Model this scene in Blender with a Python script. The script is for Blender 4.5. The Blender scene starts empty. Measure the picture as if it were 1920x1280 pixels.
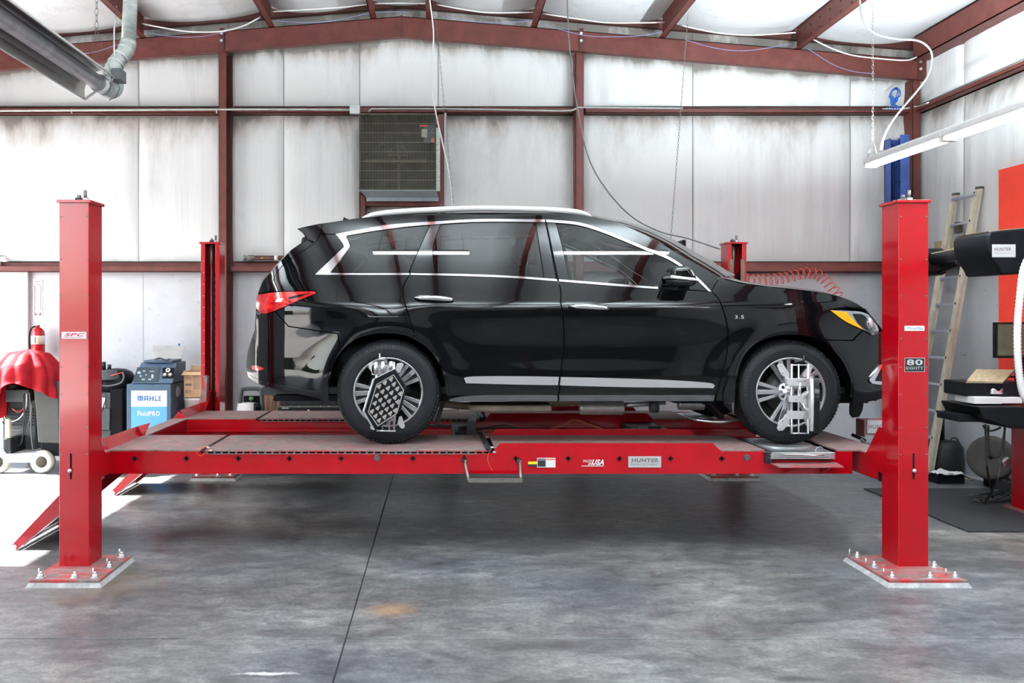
import bpy, bmesh, math, random
from mathutils import Vector, Matrix, noise
from mathutils.geometry import delaunay_2d_cdt
PI = math.pi
random.seed(7)
C = bpy.context.scene
COL = C.collection
# ------------------------------------------------------------------ camera, world, sun, exposure
F, CX, CY, CZ = 1556.0, 825.0, 590.0, 1.63       # focal length and vanishing point measured in the 1920x1280 frame
cam_d = bpy.data.cameras.new('camera'); cam = bpy.data.objects.new('camera', cam_d); COL.objects.link(cam)
cam.location = (0, 0, CZ); cam.rotation_euler = (PI/2, 0, 0)
cam_d.sensor_width = 36; cam_d.lens = 36*F/1920
cam_d.shift_x = (960-CX)/1920; cam_d.shift_y = -(640-CY)/1920
cam_d.clip_start = .05; cam_d.clip_end = 300
C.camera = cam
C.view_settings.view_transform = 'Standard'; C.view_settings.look = 'None'
C.view_settings.gamma = 1; C.view_settings.use_curve_mapping = False
C.view_settings.exposure = 0.0
C.cycles.max_bounces = 8; C.cycles.diffuse_bounces = 5; C.cycles.glossy_bounces = 4
C.cycles.transmission_bounces = 6; C.cycles.transparent_max_bounces = 10
C.cycles.caustics_reflective = False; C.cycles.caustics_refractive = False
C.cycles.sample_clamp_indirect = 6.0
wd = bpy.data.worlds.new('sky'); C.world = wd; wd.use_nodes = True
wn = wd.node_tree.nodes; wl = wd.node_tree.links
bg = wn['Background']
sky = wn.new('ShaderNodeTexSky'); sky.sky_type = 'NISHITA'; sky.sun_disc = False
sky.sun_elevation = math.radians(40); sky.sun_rotation = math.radians(-90); sky.air_density = 1.0; sky.dust_density = 2.0
hs = wn.new('ShaderNodeHueSaturation'); hs.inputs['Saturation'].default_value = .45
wl.new(sky.outputs[0], hs.inputs['Color']); wl.new(hs.outputs[0], bg.inputs[0])
bg.inputs[1].default_value = 2.3
sun_d = bpy.data.lights.new('sun', 'SUN'); sun_d.energy = 75; sun_d.angle = math.radians(.5); sun_d.color = (1, .985, .96)
sun = bpy.data.objects.new('sun', sun_d); COL.objects.link(sun)
sun.rotation_euler = Vector((math.cos(math.radians(40)), -.025, -math.sin(math.radians(40)))).to_track_quat('-Z', 'Y').to_euler()
sun.location = (-12, 6, 10)
LAMP_W = 18.0       # watts of one fluorescent strip, downward
CEIL_FILL = 260.0      # upward fill added above each strip to whiten the ceiling

# ------------------------------------------------------------------ helpers
def P(px, py, d):
    return Vector(((px-CX)/F*d, d, CZ-(py-CY)/F*d))
WORLD = {}
def wloc(o):
    return WORLD.get(o.name, Vector((0, 0, 0)))
def tag(o, label=None, cat=None, group=None, kind=None):
    if label: o['label'] = label
    if cat: o['category'] = cat
    if group: o['group'] = group
    if kind: o['kind'] = kind
    return o
def thing(name, label=None, cat=None, loc=(0, 0, 0), group=None, kind=None, rotz=0):
    o = bpy.data.objects.new(name, None); COL.objects.link(o)
    o.empty_display_size = .1
    o.location = loc; o.rotation_euler = (0, 0, rotz)
    WORLD[o.name] = Vector(loc)
    return tag(o, label, cat, group, kind)
def copy_tree(o, parent=None):
    c = o.copy(); COL.objects.link(c); c.parent = parent
    WORLD[c.name] = wloc(o)
    for ch in list(o.children): copy_tree(ch, c)
    return c
def frame_of(d, up=Vector((0, 0, 1))):
    d = d.normalized()
    if abs(d.dot(up)) > .97: up = Vector((1, 0, 0))
    a = d.cross(up).normalized(); b = a.cross(d).normalized()
    return a, b
class MB:
    def __init__(s): s.v = []; s.f = []; s.sm = []
    def add(s, vs, fs, smooth=False):
        n = len(s.v); s.v += [Vector(p) for p in vs]
        for f in fs: s.f.append([i+n for i in f]); s.sm.append(smooth)
        return s
    def box(s, a, b):
        x0, x1 = sorted((a[0], b[0])); y0, y1 = sorted((a[1], b[1])); z0, z1 = sorted((a[2], b[2]))
        return s.add([(x0,y0,z0),(x1,y0,z0),(x1,y1,z0),(x0,y1,z0),(x0,y0,z1),(x1,y0,z1),(x1,y1,z1),(x0,y1,z1)],
                     [(0,3,2,1),(4,5,6,7),(0,1,5,4),(1,2,6,5),(2,3,7,6),(3,0,4,7)])
    def obox(s, p0, p1, w, h, up=Vector((0,0,1))):      # bar from p0 to p1, w across, h along up
        p0, p1 = Vector(p0), Vector(p1); a, b = frame_of(p1-p0, up); a *= w/2; b *= h/2
        vs = [p0-a-b, p0+a-b, p0+a+b, p0-a+b, p1-a-b, p1+a-b, p1+a+b, p1-a+b]
        return s.add(vs, [(0,1,2,3),(4,7,6,5),(0,4,5,1),(1,5,6,2),(2,6,7,3),(3,7,4,0)])
    def cyl(s, p0, p1, r, n=16, r1=None, caps=True):
        p0, p1 = Vector(p0), Vector(p1); a, b = frame_of(p1-p0); r1 = r if r1 is None else r1
        vs = []
        for p, rr in ((p0, r), (p1, r1)):
            for i in range(n):
                t = 2*PI*i/n; vs.append(p+a*math.cos(t)*rr+b*math.sin(t)*rr)
        s.add(vs, [(i, (i+1) % n, n+(i+1) % n, n+i) for i in range(n)], True)
        if caps:
            m = len(s.v)-2*n
            s.f.append([m+i for i in range(n)][::-1]); s.sm.append(False)
            s.f.append([m+n+i for i in range(n)]); s.sm.append(False)
        return s
    def tube(s, pts, r, n=8, closed=False):
        pts = [Vector(p) for p in pts]; m = len(pts); vs = []
        a = None
        for i, p in enumerate(pts):
            d = (pts[(i+1) % m]-pts[i-1]) if closed else (pts[min(i+1, m-1)]-pts[max(i-1, 0)])
            if d.length < 1e-9: d = Vector((0, 0, 1))
            d.normalize()
            if a is None: a, b = frame_of(d)
            else:
                a = (a-d*a.dot(d))
                if a.length < 1e-6: a, b = frame_of(d)
                a.normalize(); b = d.cross(a)
            rr = r[i] if isinstance(r, (list, tuple)) else r
            for k in range(n):
                t = 2*PI*k/n; vs.append(p+a*math.cos(t)*rr+b*math.sin(t)*rr)
        fs = []
        for i in range(m if closed else m-1):
            for k in range(n):
                j = (i+1) % m
                fs.append((i*n+k, i*n+(k+1) % n, j*n+(k+1) % n, j*n+k))
        if not closed:
            fs.append(tuple(range(n))[::-1]); fs.append(tuple((m-1)*n+k for k in range(n)))
        return s.add(vs, fs, True)
    def lathe(s, c, axis, prof, n=32, arc=(0, 2*PI), smooth=True):   # prof: (radius, along axis)
        c = Vector(c); axis = Vector(axis).normalized(); a, b = frame_of(axis); vs = []
        full = abs(arc[1]-arc[0]-2*PI) < 1e-6; m = n if full else n+1
        for i in range(m):
            t = arc[0]+(arc[1]-arc[0])*i/n
            for (r, h) in prof: vs.append(c+axis*h+(a*math.cos(t)+b*math.sin(t))*r)
        k = len(prof); fs = []
        for i in range(n):
            j = (i+1) % m
            for q in range(k-1): fs.append((i*k+q, j*k+q, j*k+q+1, i*k+q+1))
        return s.add(vs, fs, smooth)
    def prism(s, poly, y0, y1, plane='xz'):       # poly in a plane, extruded along the third axis
        def m(u, v, w): return (u, w, v) if plane == 'xz' else ((w, u, v) if plane == 'yz' else (u, v, w))
        n = len(poly)
        vs = [m(u, v, y0) for u, v in poly]+[m(u, v, y1) for u, v in poly]
        return s.add(vs, [tuple(range(n)), tuple(range(n, 2*n))[::-1]]+[(i, n+i, n+(i+1) % n, (i+1) % n) for i in range(n)])
    def quad(s, a, b, c, d): return s.add([a, b, c, d], [(0, 1, 2, 3)])
    def grid(s, fn, nu, nv, smooth=True):
        vs = [fn(i/nu, j/nv) for i in range(nu+1) for j in range(nv+1)]
        return s.add(vs, [(i*(nv+1)+j, (i+1)*(nv+1)+j, (i+1)*(nv+1)+j+1, i*(nv+1)+j+1) for i in range(nu) for j in range(nv)], smooth)
    def sphere(s, c, r, n=12, sc=(1, 1, 1)):
        c = Vector(c)
        return s.grid(lambda u, v: c+Vector((r*sc[0]*math.cos(2*PI*u)*math.sin(PI*v), r*sc[1]*math.sin(2*PI*u)*math.sin(PI*v), r*sc[2]*math.cos(PI*v))), n, n//2+2)
    def xf(s, M): s.v = [M @ p for p in s.v]; return s
    def join(s, o): return s.add(o.v, o.f) if not o.sm else s._j(o)
    def _j(s, o):
        n = len(s.v); s.v += o.v
        for f, k in zip(o.f, o.sm): s.f.append([i+n for i in f]); s.sm.append(k)
        return s
    def build(s, name, mat, parent=None, bevel=0, seg=2, local=False, fix=True, solid=0, sub=0):
        off = Vector((0, 0, 0)) if (local or parent is None) else wloc(parent)
        me = bpy.data.meshes.new(name); me.from_pydata([p-off for p in s.v], [], s.f)
        if fix:
            bm = bmesh.new(); bm.from_mesh(me); bmesh.ops.recalc_face_normals(bm, faces=bm.faces); bm.to_mesh(me); bm.free()
        me.polygons.foreach_set('use_smooth', s.sm)
        me.materials.append(mat)
        o = bpy.data.objects.new(name, me); COL.objects.link(o)
        if parent is not None: o.parent = parent
        WORLD[o.name] = off
        if solid:
            m = o.modifiers.new('solid', 'SOLIDIFY'); m.thickness = solid; m.offset = 0
        if bevel:
            m = o.modifiers.new('bevel', 'BEVEL'); m.width = bevel; m.segments = seg; m.limit_method = 'ANGLE'; m.angle_limit = math.radians(40)
            for p in me.polygons: p.use_smooth = True
            m.harden_normals = True
        if sub:
            m = o.modifiers.new('sub', 'SUBSURF'); m.levels = sub; m.render_levels = sub
        return o
def thing_mesh(mb, name, mat, label, cat, group=None, **k):
    return tag(mb.build(name, mat, **k), label, cat, group)
def catenary(a, b, sag, n=20):
    a, b = Vector(a), Vector(b)
    return [a.lerp(b, i/n)-Vector((0, 0, sag*4*(i/n)*(1-i/n))) for i in range(n+1)]
def smooth_path(pts, n=6):
    pts = [Vector(p) for p in pts]; out = []
    for i in range(len(pts)-1):
        p0 = pts[max(i-1, 0)]; p1 = pts[i]; p2 = pts[i+1]; p3 = pts[min(i+2, len(pts)-1)]
        for k in range(n):
            t = k/n
            out.append(.5*((2*p1)+(p2-p0)*t+(2*p0-5*p1+4*p2-p3)*t*t+(3*p1-p0-3*p2+p3)*t**3))
    out.append(pts[-1]); return out
def text(name, body, mat, parent, loc, height, width=None, rot=(PI/2, 0, 0), depth=.0006, shear=0, align='CENTER', bold=0, local=False):
    if 'M' in body: bold = 0
    cu = bpy.data.curves.new(name, 'FONT'); cu.body = body; cu.size = 1; cu.extrude = 0; cu.align_x = align; cu.align_y = 'CENTER'
    cu.shear = shear; cu.offset = bold; cu.resolution_u = 3; cu.space_character = 1.12 if len(body) > 1 else 1
    t = bpy.data.objects.new(name, cu); COL.objects.link(t)
    me = bpy.data.meshes.new_from_object(t.evaluated_get(bpy.context.evaluated_depsgraph_get()))
    bpy.data.objects.remove(t); bpy.data.curves.remove(cu)
    xs = [v.co.x for v in me.vertices]; ys = [v.co.y for v in me.vertices]
    w = max(xs)-min(xs); h = max(ys)-min(ys); cx = (max(xs)+min(xs))/2; cy = (max(ys)+min(ys))/2
    sy = height/h; sx = (width/w) if width else sy
    for v in me.vertices: v.co = Vector(((v.co.x-cx)*sx, (v.co.y-cy)*sy, depth))
    me.name = name; me.materials.clear(); me.materials.append(mat)
    o = bpy.data.objects.new(name, me); COL.objects.link(o)
    if parent is not None: o.parent = parent
    o.location = Vector(loc)-(Vector((0, 0, 0)) if (local or parent is None) else wloc(parent)); o.rotation_euler = rot
    return o
# ------------------------------------------------------------------ materials
def newmat(name):
    m = bpy.data.materials.new(name); m.use_nodes = True
    return m, m.node_tree.nodes, m.node_tree.links, m.node_tree.nodes['Principled BSDF']
def setp(b, col=None, rough=None, metal=None, spec=None, coat=None, coatr=None):
    if col is not None: b.inputs['Base Color'].default_value = (*col, 1)
    if rough is not None: b.inputs['Roughness'].default_value = rough
    if metal is not None: b.inputs['Metallic'].default_value = metal
    if spec is not None: b.inputs['Specular IOR Level'].default_value = spec
    if coat is not None: b.inputs['Coat Weight'].default_value = coat
    if coatr is not None: b.inputs['Coat Roughness'].default_value = coatr
def mapping(n, l, scale=(1, 1, 1), coord='Object'):
    tc = n.new('ShaderNodeTexCoord'); mp = n.new('ShaderNodeMapping'); mp.inputs['Scale'].default_value = scale
    l.new(tc.outputs[coord], mp.inputs[0]); return mp.outputs[0]
def noise_node(n, l, vec, scale, detail=4, rough=.55, dist=0):
    t = n.new('ShaderNodeTexNoise'); t.inputs['Scale'].default_value = scale; t.inputs['Detail'].default_value = detail
    t.inputs['Roughness'].default_value = rough; t.inputs['Distortion'].default_value = dist
    l.new(vec, t.inputs['Vector']); return t.outputs['Fac']
def ramp(n, l, fac, stops):
    r = n.new('ShaderNodeValToRGB'); e = r.color_ramp.elements
    e[0].position, e[0].color = stops[0][0], (*stops[0][1], 1); e[1].position, e[1].color = stops[-1][0], (*stops[-1][1], 1)
    for p, c in stops[1:-1]:
        x = e.new(p); x.color = (*c, 1)
    l.new(fac, r.inputs[0]); return r.outputs[0]
def mixc(n, l, fac, a, b, mode='MIX'):
    m = n.new('ShaderNodeMix'); m.data_type = 'RGBA'; m.blend_type = mode
    for s, v in ((m.inputs[0], fac), (m.inputs[6], a), (m.inputs[7], b)):
        if hasattr(v, 'is_linked') or hasattr(v, 'links'): l.new(v, s)
        elif isinstance(v, (int, float)): s.default_value = v
        else: s.default_value = (*v, 1)
    return m.outputs[2]
def bump(n, l, b, h, strength=.3, dist=.01):
    k = n.new('ShaderNodeBump'); k.inputs['Strength'].default_value = strength; k.inputs['Distance'].default_value = dist
    l.new(h, k.inputs['Height']); l.new(k.outputs[0], b.inputs['Normal'])
def simple(name, col, rough=.5, metal=0, vary=.12, scale=12, coat=0, coatr=.05, bmp=0, spec=.32, stretch=(1, 1, 1), dirt=None, dscale=3, dlo=.5, dhi=.75):
    m, n, l, b = newmat(name); setp(b, col, rough, metal, spec, coat, coatr)
    v = mapping(n, l, stretch)
    f = noise_node(n, l, v, scale, 5)
    c = ramp(n, l, f, [(.3, tuple(x*(1-vary) for x in col)), (.7, tuple(min(1, x*(1+vary)) for x in col))])
    if dirt:
        g = noise_node(n, l, v, dscale, 8, .65)
        fac = ramp(n, l, g, [(dlo, (0, 0, 0)), (dhi, (1, 1, 1))])
        c = mixc(n, l, fac, c, dirt)
    l.new(c, b.inputs['Base Color'])
    if bmp: bump(n, l, b, f, bmp, .004)
    return m
M = {}
# red lift enamel with scuffs
def red_paint(name, col, dust=0.0, rough=.32):
    m, n, l, b = newmat(name); setp(b, col, rough, 0, .10, .75, .08)
    v = mapping(n, l)
    f = noise_node(n, l, v, 5, 6, .6)
    c = ramp(n, l, f, [(.3, tuple(x*.85 for x in col)), (.7, col)])
    sc = noise_node(n, l, mapping(n, l, (3, 3, 14)), 14, 8, .7)
    fac = ramp(n, l, sc, [(.70, (0, 0, 0)), (.78, (1, 1, 1))])
    c = mixc(n, l, fac, c, (.30, .12, .12))
    if dust:
        g = noise_node(n, l, mapping(n, l, (1.2, 5, 1)), 4, 9, .7)
        fac2 = ramp(n, l, g, [(.52-.35*dust, (0, 0, 0)), (.62-.15*dust, (1, 1, 1))])
        gm = noise_node(n, l, mapping(n, l, (1, 3, 1)), 14, 6, .6)
        gc = ramp(n, l, gm, [(.3, (.12, .088, .085)), (.7, (.27, .215, .205))])
        c = mixc(n, l, fac2, c, gc)
        rr = ramp(n, l, fac2, [(0, (.3, .3, .3)), (1, (.6, .6, .6))]); l.new(rr, b.inputs['Roughness'])
        b.inputs['Coat Weight'].default_value = .1
    l.new(c, b.inputs['Base Color'])
    bump(n, l, b, noise_node(n, l, v, 40, 3), .03, .002)
    return m
M['red'] = red_paint('red_enamel', (.38, .0004, .006))
M['red_deck'] = red_paint('worn_red_deck', (.42, .02, .03), dust=.75)
M['red_dusty'] = red_paint('dusty_red', (.42, .03, .035), dust=.45)
M['brown'] = simple('red_oxide_steel', (.115, .030, .024), .5, 0, .22, 9, dirt=(.30, .14, .12), dscale=16, dlo=.68, dhi=.8)
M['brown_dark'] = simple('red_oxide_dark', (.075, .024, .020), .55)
M['galv'] = simple('galvanised_steel', (.47, .50, .50), .38, .7, .18, 22)
M['galv_matte'] = simple('galvanised_duct', (.42, .47, .45), .5, .35, .2, 14, stretch=(1, 1, 4))
M['alu'] = simple('brushed_aluminium', (.75, .77, .79), .28, .9, .06, 30)
M['chrome'] = simple('chrome', (.74, .75, .77), .07, 1, .02)
M['zinc'] = simple('zinc_bolt', (.72, .73, .74), .3, .8, .1)
M['black'] = simple('black_plastic', (.004, .0045, .006), .36, 0, .3, spec=.10)
M['black_matte'] = simple('black_matte', (.004, .004, .005), .8, 0, .3, spec=.1)
M['black_metal'] = simple('black_steel', (.02, .021, .024), .45, .3, .3, dirt=(.10, .09, .08), dscale=9, dlo=.6, dhi=.8)
M['rubber'] = simple('tyre_rubber', (.010, .0105, .012), .55, 0, .2, 30, spec=.2)
M['white'] = simple('white_plastic', (.80, .80, .78), .45, 0, .04)
M['offwhite'] = simple('off_white_paint', (.62, .64, .64), .5, 0, .06)
M['cable_grey'] = simple('grey_cable', (.13, .135, .135), .5, 0, .08)
M['cable_white'] = simple('white_cable', (.75, .75, .73), .5, 0, .05)
M['cable_dark'] = simple('dark_cable', (.03, .03, .03), .5, 0, .1)
M['cable_blue'] = simple('blue_cable', (.02, .12, .45), .4, 0, .1)
M['blue_thin'] = simple('pale_blue_wire', (.25, .30, .55), .5, 0, .1)
M['chain'] = simple('steel_chain', (.18, .17, .15), .5, .6, .15)
M['hose_red'] = simple('red_air_hose', (.55, .07, .05), .35, 0, .1)
M['label_white'] = simple('label_white', (.82, .83, .84), .5, 0, .02)
M['label_black'] = simple('label_black', (.015, .015, .018), .5, 0, .05)
M['label_silver'] = simple('label_silver', (.52, .53, .54), .4, .2, .05)
M['label_yellow'] = simple('label_yellow', (.80, .72, .02), .5, 0, .03)
M['label_orange'] = simple('label_orange', (.75, .16, .04), .5, 0, .03)
M['text_blue'] = simple('print_blue', (.02, .13, .33), .5, 0, .02)
M['text_red'] = simple('print_red', (.50, .03, .05), .5, 0, .02)
M['text_grey'] = simple('print_grey', (.16, .13, .13), .5, 0, .02)
M['blue_steel'] = simple('blue_steel', (.035, .075, .26), .4, .1, .25, 7, dirt=(.01, .015, .05), dscale=5, dlo=.55, dhi=.8)
M['dust_tan'] = simple('dusty_top', (.33, .27, .17), .8, 0, .25, 30)
M['wood'] = simple('wood_plank', (.52, .32, .20), .6, 0, .22, 6, stretch=(8, 8, 1))
M['card'] = simple('cardboard', (.56, .40, .23), .7, 0, .1, 10)
M['cloth_red'] = simple('red_cloth', (.30, .008, .014), .7, 0, .35, 7, bmp=.8, spec=.15)
M['ladder'] = simple('weathered_ladder', (.60, .55, .43), .55, .1, .18, 10, stretch=(3, 3, 1), dirt=(.30, .25, .17), dscale=8, dlo=.6, dhi=.8)
M['grey_plastic'] = simple('grey_plastic', (.06, .066, .068), .45, 0, .15, 9)
M['navy_plastic'] = simple('slate_blue_plastic', (.055, .095, .145), .4, 0, .12, 9)
M['label_blue'] = simple('sky_blue_label', (.10, .34, .72), .4, 0, .03)
# ================================================================== ROOM
XL, XR, YB, YF = -6.2, 5.35, 9.30, -9.0
RX, RZ, SL = -.42, 4.885, .083          # ridge x, rafter top at the ridge, roof slope
def roofz(x): return RZ-SL*abs(x-RX)
GZ = [(2.105, 2.225), (3.86, 3.955)]    # the two girts
# --- floor of poured slabs with sawn joints
def concrete():
    m, n, l, b = newmat('stained_concrete'); setp(b, (.2, .2, .2), .3, 0, .5)
    v = mapping(n, l)
    big = noise_node(n, l, v, .55, 5, .55, .4)
    mid = noise_node(n, l, mapping(n, l, (1, 2.0, 1)), 1.5, 12, .60, .1)
    fine = noise_node(n, l, v, 45, 6, .7)
    c = ramp(n, l, mid, [(.25, (.060, .063, .068)), (.48, (.120, .123, .126)), (.75, (.235, .235, .23))])
    c = mixc(n, l, ramp(n, l, big, [(.35, (0, 0, 0)), (.65, (1, 1, 1))]), c, mixc(n, l, 1.0, c, (.70, .73, .80), 'MULTIPLY'))
    c = mixc(n, l, .8, c, ramp(n, l, fine, [(.3, (.28, .28, .28)), (.7, (.74, .74, .74))]), 'OVERLAY')
    st = noise_node(n, l, mapping(n, l, (1, 2.2, 1)), 1.7, 12, .62, .3)
    c = mixc(n, l, ramp(n, l, st, [(.50, (0, 0, 0)), (.85, (.55, .55, .55))]), c, (.06, .061, .062))
    m3 = noise_node(n, l, mapping(n, l, (1, 1.8, 1)), 7, 9, .72, .6)
    c = mixc(n, l, .95, c, ramp(n, l, m3, [(.32, (.22, .22, .23)), (.5, (.5, .5, .5)), (.68, (.84, .83, .81))]), 'OVERLAY')
    hue = noise_node(n, l, v, .8, 3, .5)
    c = mixc(n, l, ramp(n, l, hue, [(.42, (0, 0, 0)), (.62, (.6, .6, .6))]), c, mixc(n, l, 1.0, c, (1.08, .98, .86), 'MULTIPLY'))
    sp = noise_node(n, l, v, 9, 10, .8)
    c = mixc(n, l, ramp(n, l, sp, [(.66, (0, 0, 0)), (.74, (.6, .6, .6))]), c, (.42, .41, .39))
    tcs = n.new('ShaderNodeTexCoord')
    for (pos, sc_, col, lo, hi, nsc, amt) in (((-.27, 4.59, 0), (1, 1.3, 1), (.34, .20, .10), .05, .17, 16, .55), ((-.79, 3.77, 0), (.30, 2.4, 1), (.62, .62, .62), .022, .05, 22, .9),
            ((1.58, 3.72, 0), (.8, 2, 1), (.02, .02, .022), .03, .09, 14, .8), ((-2.05, 5.05, 0), (1, 1, 1), (.16, .11, .07), .1, .5, 9, .5)):
        sb = n.new('ShaderNodeVectorMath'); sb.operation = 'SUBTRACT'; l.new(tcs.outputs['Object'], sb.inputs[0]); sb.inputs[1].default_value = pos
        ml = n.new('ShaderNodeVectorMath'); ml.operation = 'MULTIPLY'; l.new(sb.outputs[0], ml.inputs[0]); ml.inputs[1].default_value = sc_
        ln = n.new('ShaderNodeVectorMath'); ln.operation = 'LENGTH'; l.new(ml.outputs[0], ln.inputs[0])
        nz = noise_node(n, l, v, nsc, 6, .7)
        ma = n.new('ShaderNodeMath'); ma.operation = 'MULTIPLY_ADD'; l.new(nz, ma.inputs[0]); ma.inputs[1].default_value = hi*2.2; l.new(ln.outputs['Value'], ma.inputs[2])
        c = mixc(n, l, ramp(n, l, ma.outputs[0], [(lo+hi*1.1, (amt, amt, amt)), (hi*2.1, (0, 0, 0))]), c, col)
    l.new(c, b.inputs['Base Color'])
    r = ramp(n, l, mid, [(.3, (.29, .29, .29)), (.7, (.44, .44, .44))]); l.new(r, b.inputs['Roughness'])
    bump(n, l, b, fine, .06, .003)
    return m
M['concrete'] = concrete()
M['joint'] = simple('joint_filler', (.025, .024, .023), .9)
floor = thing('floor', kind='structure'); floor['label'] = 'stained grey concrete floor with sawn joints'
MB().box((XL, YF, -.2), (XR, YB+.1, -.012)).build('joint_filler', M['joint'], floor)
xs = [XL, -.475, XR]; ys = [YF, -4.0, .2, 4.18, YB+.1]
for i in range(2):
    for j in range(4):
        g = .0035
        MB().box((xs[i]+g, ys[j]+g, -.10), (xs[i+1]-g, ys[j+1]-g, 0)).build('slab', M['concrete'], floor, bevel=.003)
M['apron'] = simple('outdoor_concrete', (.42, .41, .39), .8, 0, .1, 3)
tag(MB().box((-45, -40, -.25), (XL-.001, 45, -.02)).build('apron', M['apron']), 'pale concrete apron outside the bay doors', kind='structure')
# --- insulation vinyl
def vinyl(name, stain=1.0, base=(.77, .79, .785)):
    m, n, l, b = newmat(name); setp(b, base, .42, 0, .4)
    tc = n.new('ShaderNodeTexCoord')
    sep = n.new('ShaderNodeSeparateXYZ'); l.new(tc.outputs['UV'], sep.inputs[0])
    v = mapping(n, l, (1, 1, .35)); v2 = mapping(n, l, (14, 14, .5))
    f = noise_node(n, l, v, 2.2, 8, .65, .3); st = noise_node(n, l, v2, 1.6, 5, .6)
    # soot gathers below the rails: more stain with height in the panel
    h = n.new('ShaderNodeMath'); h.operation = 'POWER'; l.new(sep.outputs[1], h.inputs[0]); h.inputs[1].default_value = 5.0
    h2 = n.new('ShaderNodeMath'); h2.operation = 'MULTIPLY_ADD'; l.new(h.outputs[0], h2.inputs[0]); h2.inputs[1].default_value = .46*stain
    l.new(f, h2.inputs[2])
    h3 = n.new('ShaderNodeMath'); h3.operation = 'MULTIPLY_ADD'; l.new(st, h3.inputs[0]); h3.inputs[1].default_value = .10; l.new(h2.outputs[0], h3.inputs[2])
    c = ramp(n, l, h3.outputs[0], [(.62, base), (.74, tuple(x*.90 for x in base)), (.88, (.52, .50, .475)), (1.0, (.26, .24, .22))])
    # seams left and right
    a = n.new('ShaderNodeMath'); a.operation = 'SUBTRACT'; l.new(sep.outputs[0], a.inputs[0]); a.inputs[1].default_value = .5
    a2 = n.new('ShaderNodeMath'); a2.operation = 'ABSOLUTE'; l.new(a.outputs[0], a2.inputs[0])
    e = ramp(n, l, a2.outputs[0], [(.488, (0, 0, 0)), (.5, (.55, .55, .55))])
    c = mixc(n, l, e, c, (.33, .31, .29))
    l.new(c, b.inputs['Base Color'])
    bump(n, l, b, st, .3, .012)
    return m
M['vinyl'] = vinyl('insulation_vinyl', 1.0)
M['vinyl_clean'] = vinyl('ceiling_vinyl', .10, (.90, .93, .94))
M['plaster'] = simple('painted_concrete_wall', (.54, .56, .585), .6, 0, .10, 2.5, dirt=(.24, .24, .24), dscale=12, dlo=.62, dhi=.80, bmp=.3)
def set_uv(o, nu, nv, vis=1.0):
    me = o.data; uv = me.uv_layers.new(name='uv')
    for lp in me.loops:
        i, j = divmod(lp.vertex_index, nv+1); uv.data[lp.index].uv = (i/nu, min(1, j/nv*vis))
def pillow(parent, fn, nu=22, nv=24, mat='vinyl', name='insulation_panel', flip=False, vis=1.0):
    o = MB().grid(fn, nu, nv).build(name, M[mat], parent, fix=False)
    set_uv(o, nu, nv, vis)
    if flip: o.data.flip_normals()
    return o
def wall_panel(parent, axis, a0, a1, z0, z1a, z1b, base, out, seed, wr=.006, vis=1.0):
    # axis 'x': the panel runs along x at depth y=base and bulges by out toward the room
    def fn(u, v):
        a = a0+(a1-a0)*u; zt = z1a+(z1b-z1a)*u; z = z0+(zt-z0)*v
        e = (1-abs(2*v-1)**5)*(1-.75*abs(2*u-1)**10)
        q = out*e + wr*2.2*noise.noise(Vector((a*9, z*.6, seed)))*min(1, e*1.5) + .012*noise.noise(Vector((a*1.7, z*1.3, seed+3)))*e
        return Vector((a, base-q, z)) if axis == 'x' else Vector((base-q, a, z))
    nu = max(10, int(abs(a1-a0)/.045))
    return pillow(parent, fn, nu, 26, flip=False, vis=vis)
wb = thing('wall_back', kind='structure')
MB().box((XL-.1, YB, 0), (XR+.1, YB+.12, 2.2)).build('concrete_base', M['plaster'], wb)
MB().box((XL-.1, YB+.06, 2.2), (XR+.1, YB+.12, 5.3)).build('sheeting', M['offwhite'], wb)
seams = [XL, -5.0, -3.37, -2.37, -1.75, -.9, -.02, 1.54, 2.83, 4.59, XR]
for k in range(len(seams)-1):
    a0, a1 = seams[k]+.002, seams[k+1]-.002
    if not (-.95 < a0 < -.1):
        wall_panel(wb, 'x', a0, a1, GZ[0][1]-.01, GZ[1][0]+.01, GZ[1][0]+.01, YB, .055, k*3.1, .004 if a1 < 1.6 else .009)
    else:
        wall_panel(wb, 'x', a0, a1, 3.0, GZ[1][0]+.01, GZ[1][0]+.01, YB, .03, k*3.1, .004)
    wall_panel(wb, 'x', a0, a1, GZ[1][1]-.01, roofz(a0)+.2, roofz(a1)+.2, YB, .055, k*5.7+1, .004 if a1 < 1.6 else .01, vis=((roofz(a0)+roofz(a1))/2+.2-GZ[1][1])/((roofz(a0)+roofz(a1))/2-.2-GZ[1][1]))
# thin vertical seam in the painted concrete
for px in (268,):
    x = (px-CX)/F*YB
    MB().box((x-.004, YB-.0015, .3), (x+.004, YB+.001, 2.1)).build('wall_crack', simple('crack', (.44, .44, .44), .8), wb)
# opening below the air unit
MB().box((-.83, YB-.03, 2.23), (.02, YB-.012, 3.0)).build('opening_panel', simple('sooty_panel', (.30, .29, .28), .6, 0, .4, 5, dirt=(.05, .05, .05), dscale=4), wb)
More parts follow.
